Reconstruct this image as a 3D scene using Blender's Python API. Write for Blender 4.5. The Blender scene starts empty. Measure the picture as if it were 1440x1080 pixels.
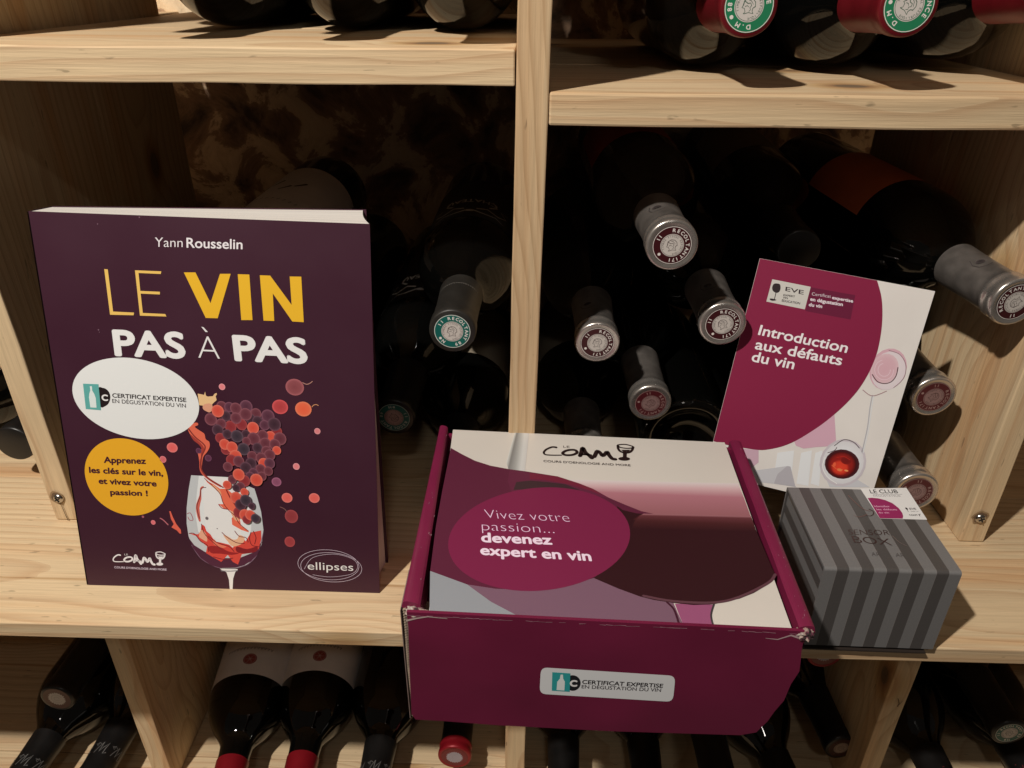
import bpy, bmesh, math, random
from mathutils import Vector, Matrix
from mathutils.geometry import tessellate_polygon
random.seed(7)
SC = bpy.context.scene
COL = SC.collection
# ------------------------------------------------------------------ camera, world, lamp, exposure
CAMR, CAMU, CAMF = [0.999513, 0.030733, 0.005419], [-0.019601, 0.483125, 0.875332], [-0.024284, 0.875012, -0.483492]
cam = bpy.data.cameras.new('camera'); camo = bpy.data.objects.new('camera', cam); COL.objects.link(camo)
cam.sensor_width = 36; cam.lens = 36 * 1049.593 / 1440; cam.clip_start = .01; cam.clip_end = 50
R_ = Vector(CAMR); U_ = Vector(CAMU); F_ = Vector(CAMF)
camo.matrix_world = Matrix(((R_.x, U_.x, -F_.x, .0066275), (R_.y, U_.y, -F_.y, -.45), (R_.z, U_.z, -F_.z, .378465), (0, 0, 0, 1)))
SC.camera = camo
w = bpy.data.worlds.new('World'); SC.world = w; w.use_nodes = True
bg = w.node_tree.nodes['Background']; bg.inputs[0].default_value = (1, .84, .70, 1); bg.inputs[1].default_value = .052
lamp = bpy.data.lights.new('cellar_lamp', 'POINT'); lamp.energy = 82; lamp.color = (1, .925, .84); lamp.shadow_soft_size = .022
lo = bpy.data.objects.new('cellar_lamp', lamp); COL.objects.link(lo); lo.location = (-.53, -.70, 1.25)
pan = bpy.data.lights.new('ceiling_panel', 'AREA'); pan.shape = 'RECTANGLE'; pan.size = .16; pan.size_y = .05; pan.energy = 1.2; pan.color = (1, .93, .86)
po = bpy.data.objects.new('ceiling_panel', pan); COL.objects.link(po); po.location = (.10, -1.25, 1.35); po.rotation_euler = (math.radians(48), 0, math.radians(4))
SC.view_settings.view_transform = 'Standard'; SC.view_settings.look = 'None'; SC.view_settings.exposure = 0; SC.view_settings.gamma = 1
SC.cycles.use_denoising = True; SC.cycles.max_bounces = 8

# ------------------------------------------------------------------ materials
def mat(name):
    m = bpy.data.materials.new(name); m.use_nodes = True
    nt = m.node_tree; return m, nt, nt.nodes['Principled BSDF']
def plain(name, c, rough=.5, metal=0, spec=.5, coat=0, bump=0, bscale=600, var=0, vscale=40):
    m, nt, b = mat(name)
    b.inputs['Base Color'].default_value = (*c, 1); b.inputs['Roughness'].default_value = rough
    b.inputs['Metallic'].default_value = metal; b.inputs['Specular IOR Level'].default_value = spec
    b.inputs['Coat Weight'].default_value = coat; b.inputs['Coat Roughness'].default_value = .08
    N = nt.nodes; L = nt.links
    tc = N.new('ShaderNodeTexCoord')
    if bump:
        n = N.new('ShaderNodeTexNoise'); n.inputs['Scale'].default_value = bscale; n.inputs['Detail'].default_value = 3
        L.new(tc.outputs['Object'], n.inputs['Vector'])
        bu = N.new('ShaderNodeBump'); bu.inputs['Strength'].default_value = bump; bu.inputs['Distance'].default_value = .0005
        L.new(n.outputs[0], bu.inputs['Height']); L.new(bu.outputs[0], b.inputs['Normal'])
    if var:
        n = N.new('ShaderNodeTexNoise'); n.inputs['Scale'].default_value = vscale; n.inputs['Detail'].default_value = 5
        L.new(tc.outputs['Object'], n.inputs['Vector'])
        r = N.new('ShaderNodeMapRange'); r.inputs[1].default_value = .3; r.inputs[2].default_value = .7
        r.inputs[3].default_value = 1 - var; r.inputs[4].default_value = 1 + var; L.new(n.outputs[0], r.inputs[0])
        mx = N.new('ShaderNodeVectorMath'); mx.operation = 'SCALE'; mx.inputs[0].default_value = c
        L.new(r.outputs[0], mx.inputs['Scale']); L.new(mx.outputs[0], b.inputs['Base Color'])
        r2 = N.new('ShaderNodeMapRange'); r2.inputs[3].default_value = max(.03, rough - .1); r2.inputs[4].default_value = rough + .12
        L.new(n.outputs[0], r2.inputs[0]); L.new(r2.outputs[0], b.inputs['Roughness'])
    return m
def warp(m, scale, dist):
    nt = m.node_tree; N = nt.nodes; L = nt.links; b = N['Principled BSDF']; tc = N.new('ShaderNodeTexCoord'); n = N.new('ShaderNodeTexNoise'); n.inputs['Scale'].default_value = scale; n.inputs['Detail'].default_value = 1
    L.new(tc.outputs['Object'], n.inputs['Vector']); bu = N.new('ShaderNodeBump'); bu.inputs['Distance'].default_value = dist; L.new(n.outputs[0], bu.inputs['Height'])
    old = b.inputs['Normal'].links
    if old: L.new(old[0].from_socket, bu.inputs['Normal'])
    L.new(bu.outputs[0], b.inputs['Normal']); return m
def math_(nt, op, a, b=None, c=None):
    n = nt.nodes.new('ShaderNodeMath'); n.operation = op
    for i, v in enumerate((a, b, c)):
        if v is None: continue
        if isinstance(v, (int, float)): n.inputs[i].default_value = v
        else: nt.links.new(v, n.inputs[i])
    return n.outputs[0]
def wood(name, lite=(.72, .548, .338), dark=(.50, .30, .16), ring=.007, knots=1.0):
    """pine: growth rings round a pith that runs along local X, wandering with noise"""
    m, nt, b = mat(name); N = nt.nodes; L = nt.links
    tc = N.new('ShaderNodeTexCoord'); oi = N.new('ShaderNodeObjectInfo')
    off = N.new('ShaderNodeVectorMath'); off.operation = 'SCALE'; off.inputs[0].default_value = (7.3, 3.1, 5.7); L.new(oi.outputs['Random'], off.inputs['Scale'])
    add = N.new('ShaderNodeVectorMath'); L.new(tc.outputs['Object'], add.inputs[0]); L.new(off.outputs[0], add.inputs[1])
    def noise(scale, detail=2, rough=.5):
        mp = N.new('ShaderNodeMapping'); mp.inputs['Scale'].default_value = scale; L.new(add.outputs[0], mp.inputs[0])
        n = N.new('ShaderNodeTexNoise'); n.inputs['Scale'].default_value = 1; n.inputs['Detail'].default_value = detail; n.inputs['Roughness'].default_value = rough
        L.new(mp.outputs[0], n.inputs['Vector']); return n
    # knots: sparse cells in 3D
    mp = N.new('ShaderNodeMapping'); mp.inputs['Scale'].default_value = (5.5, 9, 9); L.new(add.outputs[0], mp.inputs[0])
    vo = N.new('ShaderNodeTexVoronoi'); vo.inputs['Scale'].default_value = 1; vo.inputs['Randomness'].default_value = 1; L.new(mp.outputs[0], vo.inputs['Vector'])
    kd = vo.outputs['Distance']
    pull = N.new('ShaderNodeMapRange'); pull.inputs[1].default_value = 0; pull.inputs[2].default_value = .42; pull.inputs[3].default_value = .016 * knots; pull.inputs[4].default_value = 0; pull.interpolation_type = 'SMOOTHSTEP'
    L.new(kd, pull.inputs[0])
    sp = N.new('ShaderNodeSeparateXYZ'); L.new(tc.outputs['Object'], sp.inputs[0])
    n1 = noise((2.2, 9, 9), 2); n2 = noise((5, 30, 30), 3)
    cx = math_(nt, 'MULTIPLY', oi.outputs['Random'], .06)
    y = math_(nt, 'ADD', sp.outputs[1], cx); z = math_(nt, 'ADD', sp.outputs[2], .03)
    r = math_(nt, 'SQRT', math_(nt, 'ADD', math_(nt, 'MULTIPLY', y, y), math_(nt, 'MULTIPLY', z, z)))
    r = math_(nt, 'ADD', r, math_(nt, 'MULTIPLY', n1.outputs[0], .055))
    r = math_(nt, 'ADD', r, math_(nt, 'MULTIPLY', n2.outputs[0], .006)); r = math_(nt, 'ADD', r, pull.outputs[0])
    f = math_(nt, 'FRACT', math_(nt, 'DIVIDE', r, ring))
    cr = N.new('ShaderNodeValToRGB'); L.new(f, cr.inputs[0]); e = cr.color_ramp.elements
    mid = tuple(.5 * (a + b_) for a, b_ in zip(lite, dark)); m2 = tuple(.72 * a + .28 * b_ for a, b_ in zip(lite, dark))
    e[0].position = 0; e[0].color = (*lite, 1); e[1].position = 1; e[1].color = (*m2, 1)
    q = e.new(.5); q.color = (*lite, 1); q = e.new(.8); q.color = (*m2, 1); q = e.new(.92); q.color = (*mid, 1)
    # fibres
    fib = noise((14, 520, 520), 4, .65); tone = noise((1.5, 7, 7), 3)
    g = N.new('ShaderNodeMapRange'); g.inputs[1].default_value = .3; g.inputs[2].default_value = .7; g.inputs[3].default_value = .87; g.inputs[4].default_value = 1.08; L.new(fib.outputs[0], g.inputs[0])
    t = N.new('ShaderNodeMapRange'); t.inputs[1].default_value = .3; t.inputs[2].default_value = .7; t.inputs[3].default_value = .90; t.inputs[4].default_value = 1.07; L.new(tone.outputs[0], t.inputs[0])
    gt = math_(nt, 'MULTIPLY', g.outputs[0], t.outputs[0])
    sc = N.new('ShaderNodeVectorMath'); sc.operation = 'SCALE'; L.new(cr.outputs[0], sc.inputs[0]); L.new(gt, sc.inputs['Scale'])
    # broad orange-pink bands and thin darker seams along the grain
    st = noise((.9, 34, 34), 3, .55); so = N.new('ShaderNodeMapRange'); so.inputs[1].default_value = .52; so.inputs[2].default_value = .68; so.inputs[3].default_value = 0; so.inputs[4].default_value = .75; L.new(st.outputs[0], so.inputs[0])
    om = N.new('ShaderNodeMix'); om.data_type = 'RGBA'; om.blend_type = 'MULTIPLY'; L.new(so.outputs[0], om.inputs[0]); L.new(sc.outputs[0], om.inputs[6]); om.inputs[7].default_value = (.93, .74, .60, 1)
    s3 = noise((1.1, 120, 120), 2, .5); sl = N.new('ShaderNodeMapRange'); sl.inputs[1].default_value = .66; sl.inputs[2].default_value = .74; sl.inputs[3].default_value = 0; sl.inputs[4].default_value = .8; L.new(s3.outputs[0], sl.inputs[0])
    om2 = N.new('ShaderNodeMix'); om2.data_type = 'RGBA'; om2.blend_type = 'MULTIPLY'; L.new(sl.outputs[0], om2.inputs[0]); L.new(om.outputs[2], om2.inputs[6]); om2.inputs[7].default_value = (.72, .58, .44, 1)
    kr = N.new('ShaderNodeValToRGB'); L.new(kd, kr.inputs[0]); ke = kr.color_ramp.elements
    ke[0].position = .055; ke[0].color = (.30, .28, .28, 1); ke[1].position = .19; ke[1].color = (1, 1, 1, 1)
    q = ke.new(.07); q.color = (.55, .42, .34, 1); q = ke.new(.12); q.color = (.86, .76, .62, 1)
    mu = N.new('ShaderNodeMix'); mu.data_type = 'RGBA'; mu.blend_type = 'MULTIPLY'; mu.inputs[0].default_value = 1 if knots else 0
    L.new(om2.outputs[2], mu.inputs[6]); L.new(kr.outputs[0], mu.inputs[7])
    # small dark flecks and bruises
    fl = noise((60, 260, 260), 2); fr = N.new('ShaderNodeMapRange'); fr.inputs[1].default_value = .70; fr.inputs[2].default_value = .76; fr.inputs[3].default_value = 1; fr.inputs[4].default_value = .6; L.new(fl.outputs[0], fr.inputs[0])
    s2 = N.new('ShaderNodeVectorMath'); s2.operation = 'SCALE'; L.new(mu.outputs[2], s2.inputs[0]); L.new(fr.outputs[0], s2.inputs['Scale'])
    L.new(s2.outputs[0], b.inputs['Base Color'])
    b.inputs['Roughness'].default_value = .62; b.inputs['Specular IOR Level'].default_value = .3
    bu = N.new('ShaderNodeBump'); bu.inputs['Strength'].default_value = .55; bu.inputs['Distance'].default_value = .0006
    hh = math_(nt, 'ADD', fib.outputs[0], math_(nt, 'MULTIPLY', f, .25)); L.new(hh, bu.inputs['Height']); L.new(bu.outputs[0], b.inputs['Normal'])
    return m
WOOD = wood('pine'); WOODF = wood('pine_fine', ring=.0032, knots=0.0, lite=(.68, .50, .30), dark=(.42, .26, .13))
def vcol(name, rough, metal=0, spec=.5):
    m, nt, b = mat(name); a = nt.nodes.new('ShaderNodeAttribute'); a.attribute_name = 'Col'
    nt.links.new(a.outputs['Color'], b.inputs['Base Color']); b.inputs['Roughness'].default_value = rough
    b.inputs['Metallic'].default_value = metal; b.inputs['Specular IOR Level'].default_value = spec; return m
PRINT = vcol('printed_ink', .5, spec=.25); FOIL = vcol('hot_foil', .3, .5); SEALM = vcol('seal_print', .38)
GLASS = plain('bottle_glass', (.002, .002, .0018), .045, spec=.55, bump=.02, bscale=30)
SILVER = plain('silver_capsule', (.27, .245, .225), .38, .7, var=.25, vscale=90, bump=.35, bscale=120)
SILVERR = plain('silver_rim', (.60, .56, .52), .26, .85, var=.1, vscale=90)
DARKCAP = plain('black_capsule', (.009, .0085, .0085), .36, .1, var=.2, vscale=80, bump=.1, bscale=150)
GREYCAP = plain('dark_grey_capsule', (.026, .024, .021), .42, .2, var=.15, vscale=80)
REDCAP = plain('red_capsule', (.26, .008, .016), .34, .25, var=.12, vscale=60, bump=.1, bscale=150)
WINECAP = plain('wine_red_capsule', (.16, .008, .014), .36, .25, var=.12, vscale=60, bump=.1, bscale=150)
CHROME = plain('screw_steel', (.55, .52, .48), .25, 1)
BLACK = plain('dark_gap', (.01, .008, .007), .8)
LABW = plain('white_label_paper', (.84, .80, .78), .55, var=.06)
LABC = plain('cream_label_paper', (.34, .29, .22), .55, var=.08)
LABO = plain('orange_label_paper', (.70, .19, .07), .5, var=.08)
LABR = plain('brick_red_label_paper', (.38, .06, .03), .5, var=.08)
LABK = plain('black_label_paper', (.012, .012, .012), .45)
COVER = plain('book_cover_card', (.046, .0098, .0245), .46, bump=.05, bscale=900, var=.05, vscale=12)
PAPER = None
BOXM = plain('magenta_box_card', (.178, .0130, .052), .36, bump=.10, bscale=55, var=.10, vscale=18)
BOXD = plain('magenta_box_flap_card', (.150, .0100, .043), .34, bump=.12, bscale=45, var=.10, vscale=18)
warp(BOXM, 14, .004); warp(BOXD, 11, .006); warp(COVER, 7, .004)
KRAFT = plain('torn_kraft_liner', (.30, .23, .17), .9, bump=.8, bscale=500, var=.3, vscale=200)
LIDW = plain('white_coated_card', (.66, .62, .57), .38, bump=.08, bscale=40, var=.03, vscale=10)
BOOKLETW = plain('coated_booklet_paper', (.76, .73, .70), .42, var=.03, vscale=25)

def paper_edge():
    m, nt, b = mat('page_edges'); N = nt.nodes; L = nt.links
    tc = N.new('ShaderNodeTexCoord'); mp = N.new('ShaderNodeMapping'); mp.inputs['Scale'].default_value = (3, 3, 2600)
    L.new(tc.outputs['Object'], mp.inputs[0]); n = N.new('ShaderNodeTexNoise'); n.inputs['Scale'].default_value = 1; n.inputs['Detail'].default_value = 2
    L.new(mp.outputs[0], n.inputs['Vector']); cr = N.new('ShaderNodeValToRGB'); cr.color_ramp.elements[0].position = .3; cr.color_ramp.elements[1].position = .65
    cr.color_ramp.elements[0].color = (.56, .53, .49, 1); cr.color_ramp.elements[1].color = (.76, .73, .69, 1)
    L.new(n.outputs[0], cr.inputs[0]); L.new(cr.outputs[0], b.inputs['Base Color']); b.inputs['Roughness'].default_value = .8
    bu = N.new('ShaderNodeBump'); bu.inputs['Strength'].default_value = .4; bu.inputs['Distance'].default_value = .0003; L.new(n.outputs[0], bu.inputs['Height']); L.new(bu.outputs[0], b.inputs['Normal'])
    return m
PAPER = paper_edge()
def stripes():
    """tone-on-tone grey stripes; the UV's u counts stripes"""
    m, nt, b = mat('grey_striped_board'); N = nt.nodes; L = nt.links
    uv = N.new('ShaderNodeUVMap'); uv.uv_map = 'UVMap'; sp = N.new('ShaderNodeSeparateXYZ'); L.new(uv.outputs[0], sp.inputs[0])
    pp = math_(nt, 'FLOORED_MODULO', sp.outputs[0], 2.0); s = math_(nt, 'GREATER_THAN', pp, 1.0)
    edge = math_(nt, 'LESS_THAN', math_(nt, 'ABSOLUTE', math_(nt, 'SUBTRACT', pp, 1.0)), .012)
    mx = N.new('ShaderNodeMix'); mx.data_type = 'RGBA'; L.new(s, mx.inputs[0]); mx.inputs[6].default_value = (.172, .169, .169, 1); mx.inputs[7].default_value = (.076, .070, .068, 1)
    n = N.new('ShaderNodeTexNoise'); n.inputs['Scale'].default_value = 900; n.inputs['Detail'].default_value = 2
    tc = N.new('ShaderNodeTexCoord'); L.new(tc.outputs['Object'], n.inputs['Vector'])
    r = N.new('ShaderNodeMapRange'); r.inputs[3].default_value = .88; r.inputs[4].default_value = 1.12; L.new(n.outputs[0], r.inputs[0])
    sc = N.new('ShaderNodeVectorMath'); sc.operation = 'SCALE'; L.new(mx.outputs[2], sc.inputs[0]); L.new(r.outputs[0], sc.inputs['Scale'])
    m2 = N.new('ShaderNodeMix'); m2.data_type = 'RGBA'; L.new(edge, m2.inputs[0]); L.new(sc.outputs[0], m2.inputs[6]); m2.inputs[7].default_value = (.24, .22, .21, 1)
    L.new(m2.outputs[2], b.inputs['Base Color'])
    rr = N.new('ShaderNodeMapRange'); rr.inputs[3].default_value = .5; rr.inputs[4].default_value = .38; L.new(s, rr.inputs[0]); L.new(rr.outputs[0], b.inputs['Roughness'])
    return m
STRIPE = stripes()
def stone():
    m, nt, b = mat('lime_washed_stone'); N = nt.nodes; L = nt.links; tc = N.new('ShaderNodeTexCoord')
    n = N.new('ShaderNodeTexNoise'); n.inputs['Scale'].default_value = 17; n.inputs['Detail'].default_value = 7; n.inputs['Roughness'].default_value = .62; n.inputs['Distortion'].default_value = .6
    L.new(tc.outputs['Object'], n.inputs['Vector']); cr = N.new('ShaderNodeValToRGB'); e = cr.color_ramp.elements
    e[0].position = .36; e[0].color = (.10, .07, .05, 1); e[1].position = .62; e[1].color = (.85, .68, .46, 1)
    q = e.new(.46); q.color = (.30, .19, .12, 1); q = e.new(.52); q.color = (.42, .27, .17, 1); q = e.new(.545); q.color = (.74, .57, .37, 1)
    L.new(n.outputs[0], cr.inputs[0]); L.new(cr.outputs[0], b.inputs['Base Color']); b.inputs['Roughness'].default_value = .95
    bu = N.new('ShaderNodeBump'); bu.inputs['Distance'].default_value = .006; L.new(n.outputs[0], bu.inputs['Height']); L.new(bu.outputs[0], b.inputs['Normal'])
    return m
STONE = stone()

# ------------------------------------------------------------------ object helpers
def link(name, me, m=None, parent=None, mw=None):
    o = bpy.data.objects.new(name, me); COL.objects.link(o)
    if m is not None:
        for x in (m if isinstance(m, (list, tuple)) else [m]): me.materials.append(x)
    if parent is not None: o.parent = parent
    if mw is not None: o.matrix_local = mw
    return o
def empty(name, label, cat, mw=None, group=None):
    o = bpy.data.objects.new(name, None); COL.objects.link(o); o.empty_display_size = .02
    if mw is not None: o.matrix_world = mw
    o['label'] = label; o['category'] = cat
    if group: o['group'] = group
    return o
def bmesh_obj(name, bm, m, parent=None, mw=None, smooth=False):
    me = bpy.data.meshes.new(name); bmesh.ops.recalc_face_normals(bm, faces=bm.faces[:]); bm.to_mesh(me); bm.free()
    if smooth:
        for p in me.polygons: p.use_smooth = True
    return link(name, me, m, parent, mw)
def bevel(bm, d, seg=2):
    bmesh.ops.bevel(bm, geom=bm.edges[:] , offset=d, segments=seg, profile=.6, affect='EDGES')
def hexa(bm, c):
    """8 corners: bottom 4 counter-clockwise, then top 4"""
    v = [bm.verts.new(p) for p in c]
    for f in ((0, 3, 2, 1), (4, 5, 6, 7), (0, 1, 5, 4), (1, 2, 6, 5), (2, 3, 7, 6), (3, 0, 4, 7)): bm.faces.new([v[i] for i in f])
    return v
def box8(x0, x1, y0, y1, z0, z1):
    return [(x0, y0, z0), (x1, y0, z0), (x1, y1, z0), (x0, y1, z0), (x0, y0, z1), (x1, y0, z1), (x1, y1, z1), (x0, y1, z1)]
def board(name, x0, x1, y0, y1, z0, z1, axis, parent, m=None, bev=.0009, shear=0):
    """a plank; its local X runs along the grain so the rings follow its length"""
    m = m or WOOD; c = Vector(((x0 + x1) / 2, (y0 + y1) / 2, (z0 + z1) / 2))
    rot = {'x': Matrix.Identity(3), 'y': Matrix(((0, 1, 0), (-1, 0, 0), (0, 0, 1))), 'z': Matrix(((0, 0, 1), (0, 1, 0), (-1, 0, 0)))}[axis]
    # rot maps world offsets to local
    bm = bmesh.new(); cs = []
    for p in box8(x0, x1, y0, y1, z0, z1):
        p = Vector(p); p.x += shear * (p.z - z0); cs.append(rot @ (p - c))
    hexa(bm, cs)
    # a few cuts along the board so the arrises wander slightly
    ed = [e for e in bm.edges if abs((e.verts[0].co - e.verts[1].co).x) > .02]
    bmesh.ops.subdivide_edges(bm, edges=ed, cuts=14, use_grid_fill=True)
    bevel_e = [e for e in bm.edges if len(e.link_faces) == 2 and e.calc_face_angle(0) > .7]
    bmesh.ops.bevel(bm, geom=bevel_e, offset=bev, segments=2, profile=.5, affect='EDGES')
    rnd = random.Random(name + str(round(x0 * 999)) + str(round(z0 * 999)))
    ph = [rnd.uniform(0, 6) for _ in range(4)]
    for v in bm.verts:
        k = .00022
        v.co.z += k * math.sin(v.co.x * 47 + ph[0] + v.co.y * 9); v.co.y += k * math.sin(v.co.x * 61 + ph[1])
    mw = Matrix.Translation(c) @ rot.transposed().to_4x4()
    return bmesh_obj(name, bm, m, parent, mw)

# ------------------------------------------------------------------ lettering and flat print
_tc = {}
def glyph_mesh(s, bev, off):
    k = (s, bev, off)
    if k in _tc: return _tc[k]
    c = bpy.data.curves.new('t', 'FONT'); c.body = s; c.bevel_depth = bev; c.bevel_resolution = 1; c.offset = off; c.resolution_u = 5
    o = bpy.data.objects.new('t', c); COL.objects.link(o)
    bpy.context.view_layer.update()
    ev = o.evaluated_get(bpy.context.evaluated_depsgraph_get()); me = ev.to_mesh()
    vs = [(v.co.x, v.co.y, v.co.z) for v in me.vertices]; fs = [tuple(p.vertices) for p in me.polygons]
    ev.to_mesh_clear(); COL.objects.unlink(o); bpy.data.objects.remove(o); bpy.data.curves.remove(c)
    _tc[k] = (vs, fs); return _tc[k]
CAPH = max(v[1] for v in glyph_mesh('H', 0, 0)[0])
class Art:
    """flat print collected as coloured faces; coordinates in mm on the surface, layers 0.05 mm apart"""
    def __init__(s): s.v = []; s.f = []; s.c = []
    def put(s, vs, fs, cs):
        n = len(s.v); s.v += vs; s.c += cs; s.f += [tuple(i + n for i in f) for f in fs]
    def poly(s, z, c, pts):
        t = tessellate_polygon([[Vector((p[0], p[1], 0)) for p in pts]])
        s.put([(p[0], p[1], z) for p in pts], [tuple(x) for x in t], [c] * len(pts))
    def disc(s, z, ci, co, cen, r, n=20, rim=1.0):
        if not isinstance(r, (list, tuple)): r = (r, r)
        vs = [(cen[0], cen[1], z)]; cs = [ci]; k1 = .72
        cm = [.75 * a + .25 * b for a, b in zip(ci, co)]
        for kk, cc in ((k1, cm), (1, co)):
            for i in range(n):
                a = 2 * math.pi * i / n; vs.append((cen[0] + r[0] * kk * math.cos(a), cen[1] + r[1] * kk * math.sin(a), z)); cs.append(cc)
        fs = [(0, 1 + i, 1 + (i + 1) % n) for i in range(n)] + [(1 + i, 1 + n + i, 1 + n + (i + 1) % n, 1 + (i + 1) % n) for i in range(n)]
        s.put(vs, fs, cs)
    def rib(s, z, c, pts, w0, w1, caps=True):
        P = [Vector(p[:2]) for p in pts]; n = len(P); vs = []
        for i, p in enumerate(P):
            d = (P[min(i + 1, n - 1)] - P[max(i - 1, 0)]); d = d.normalized() if d.length else Vector((1, 0)); q = Vector((-d.y, d.x)); w_ = (w0 + (w1 - w0) * i / max(1, n - 1)) / 2
            vs += [(p.x + q.x * w_, p.y + q.y * w_, z), (p.x - q.x * w_, p.y - q.y * w_, z)]
        s.put(vs, [(2 * i, 2 * i + 1, 2 * i + 3, 2 * i + 2) for i in range(n - 1)], [c] * len(vs))
        if caps:
            s.disc(z + .004, c, c, P[0], w0 / 2, 8); s.disc(z + .004, c, c, P[-1], w1 / 2, 8)
    def text(s, z, c, st, bl, br, tl, bev=0, off=0, sp=1):
        """bev thickens the strokes: the word is laid down again slightly shifted, one ink film over the other"""
        vs, fs = glyph_mesh(st, 0, off); x0 = min(v[0] for v in vs) - bev; x1 = max(v[0] for v in vs) + bev
        bl, br, tl = Vector(bl), Vector(br), Vector(tl); ex = (br - bl) / (x1 - x0); ey = (tl - bl) / CAPH
        for k in range(8 if bev else 1):
            dx, dy = (bev * math.cos(k * math.pi / 4), bev * math.sin(k * math.pi / 4)) if bev else (0, 0)
            s.put([(*(bl + ex * (v[0] + dx - x0) + ey * (v[1] + dy)), z + k * .08) for v in vs], fs, [c] * len(vs))
    def build(s, name, m, parent, mw=None, wrap=None, layer=.05, label=None):
        me = bpy.data.meshes.new(name)
        if wrap: co = [wrap(x, y, z * layer) for x, y, z in s.v]
        else: co = [(x / 1000, y / 1000, .00012 + z * layer / 1000) for x, y, z in s.v]
        me.from_pydata(co, [], s.f); a = me.color_attributes.new('Col', 'FLOAT_COLOR', 'POINT')
        for i, c in enumerate(s.c): a.data[i].color = (c[0], c[1], c[2], 1)
        o = link(name, me, m, parent, mw)
        if label: o['label'] = label
        return o
def draw(items):
    A = Art()
    for it in items:
        k, z = it[0], it[1]
        if k == 'p': A.poly(z, it[2], it[3])
        elif k == 't': A.text(z, it[2], it[3], it[4], it[5], it[6], it[7], it[8], it[9])
        elif k == 'r': A.rib(z, it[2], it[3], it[4], it[5])
        elif k == 'd': A.disc(z, it[2], it[3], it[4], it[5])
        elif k == 's':
            vs = []; cs = []
            for (a, b), c in zip(it[3], it[2]):
                for t in range(9): vs.append((a[0] + (b[0] - a[0]) * t / 8, a[1] + (b[1] - a[1]) * t / 8, z)); cs.append(c)
            A.put(vs, [(9 * r + t, 9 * r + t + 1, 9 * r + t + 10, 9 * r + t + 9) for r in range(len(it[2]) - 1) for t in range(8)], cs)
    return A
def frame(o, ex, ey):
    ex = Vector(ex).normalized(); ey = Vector(ey); ey = (ey - ex * ey.dot(ex)).normalized(); ez = ex.cross(ey); o = Vector(o)
    return Matrix(((ex.x, ey.x, ez.x, o.x), (ex.y, ey.y, ez.y, o.y), (ex.z, ey.z, ez.z, o.z), (0, 0, 0, 1)))

# ------------------------------------------------------------------ the setting
XL, XR, ZUL, ZUR, YS = -.34425, .33524, .32194, .30048, -.10454
TH = .0186
bm = bmesh.new(); bmesh.ops.create_grid(bm, x_segments=150, y_segments=90, size=.5)
from mathutils import noise as mnoise
for v in bm.verts:
    p = v.co.copy(); v.co.x *= 2.6; v.co.y *= 1.5
    q = Vector((v.co.x * 7, v.co.y * 9, 3)); v.co.z = .022 * mnoise.noise(q) + .010 * mnoise.noise(q * 3.1)
wall = bmesh_obj('stone_wall', bm, STONE, None, Matrix.Translation((0, .40, .1)) @ Matrix.Rotation(math.pi / 2, 4, 'X'), True)
wall['kind'] = 'structure'

rack = empty('wine_rack', 'pale pine wine rack of square compartments filled with bottles', 'wine rack', Matrix.Translation((0, 0, 0)))
YB = .312; FZ = -.335
board('middle_shelf', -.80, .80, YS, .055, -.0127, 0, 'x', rack)
board('middle_shelf', -.80, .80, .0555, .20, -.0127, -.0002, 'x', rack)
board('middle_shelf', -.80, .80, .2005, YB, -.0127, 0, 'x', rack)
for a, b in ((-.15, .03), (.0305, .17), (.1705, YB)): board('bottom_shelf', -.80, .80, a, b, FZ - .018, FZ, 'x', rack)
# uprights above the middle shelf
def upright(x0, x1, z0, z1, shear=0, m=None):
    return [board('upright', x0, x1, 0, .1708, z0, z1, 'z', rack, m, shear=shear), board('upright', x0, x1, .1722, YB, z0, z1, 'z', rack, m, shear=shear)]
upright(XL - TH, XL, .0005, .75)
upright(-.0094, .0094, .0005, .75, .0148, WOODF)
upright(XR, XR + TH, .0005, .75)
upright(-.70, -.6814, .0005, .75); upright(.68, .6986, .0005, .75)
# uprights below
for x0 in (XL - .0150, -.0100, .3240): upright(x0, x0 + TH, FZ + .0005, -.0132, 0)
upright(-.70, -.6814, FZ + .0005, -.0132); upright(.66, .6786, FZ + .0005, -.0132)
# upper shelves, butted against the uprights
board('upper_shelf', XL + .0005, -.0053, -.0006, .155, ZUL, ZUL + .0190, 'x', rack)
board('upper_shelf', XL + .0005, -.0053, .156, .400, ZUL, ZUL + .0190, 'x', rack)
board('upper_shelf', .0142, XR - .0005, .0004, .150, ZUR, ZUR + .0182, 'x', rack, bev=.0014)
board('upper_shelf', .0142, XR - .0005, .151, .400, ZUR, ZUR + .0182, 'x', rack)
board('upper_shelf', -.68, XL - TH - .0005, 0, .400, ZUL, ZUL + .019, 'x', rack); board('upper_shelf', XR + TH + .0005, .68, 0, .400, ZUR, ZUR + .018, 'x', rack)
for a, b in ((XL, -.001), (.019, XR)): board('upper_shelf', a + .0005, b - .0005, 0, YB, .66, .678, 'x', rack)

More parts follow.
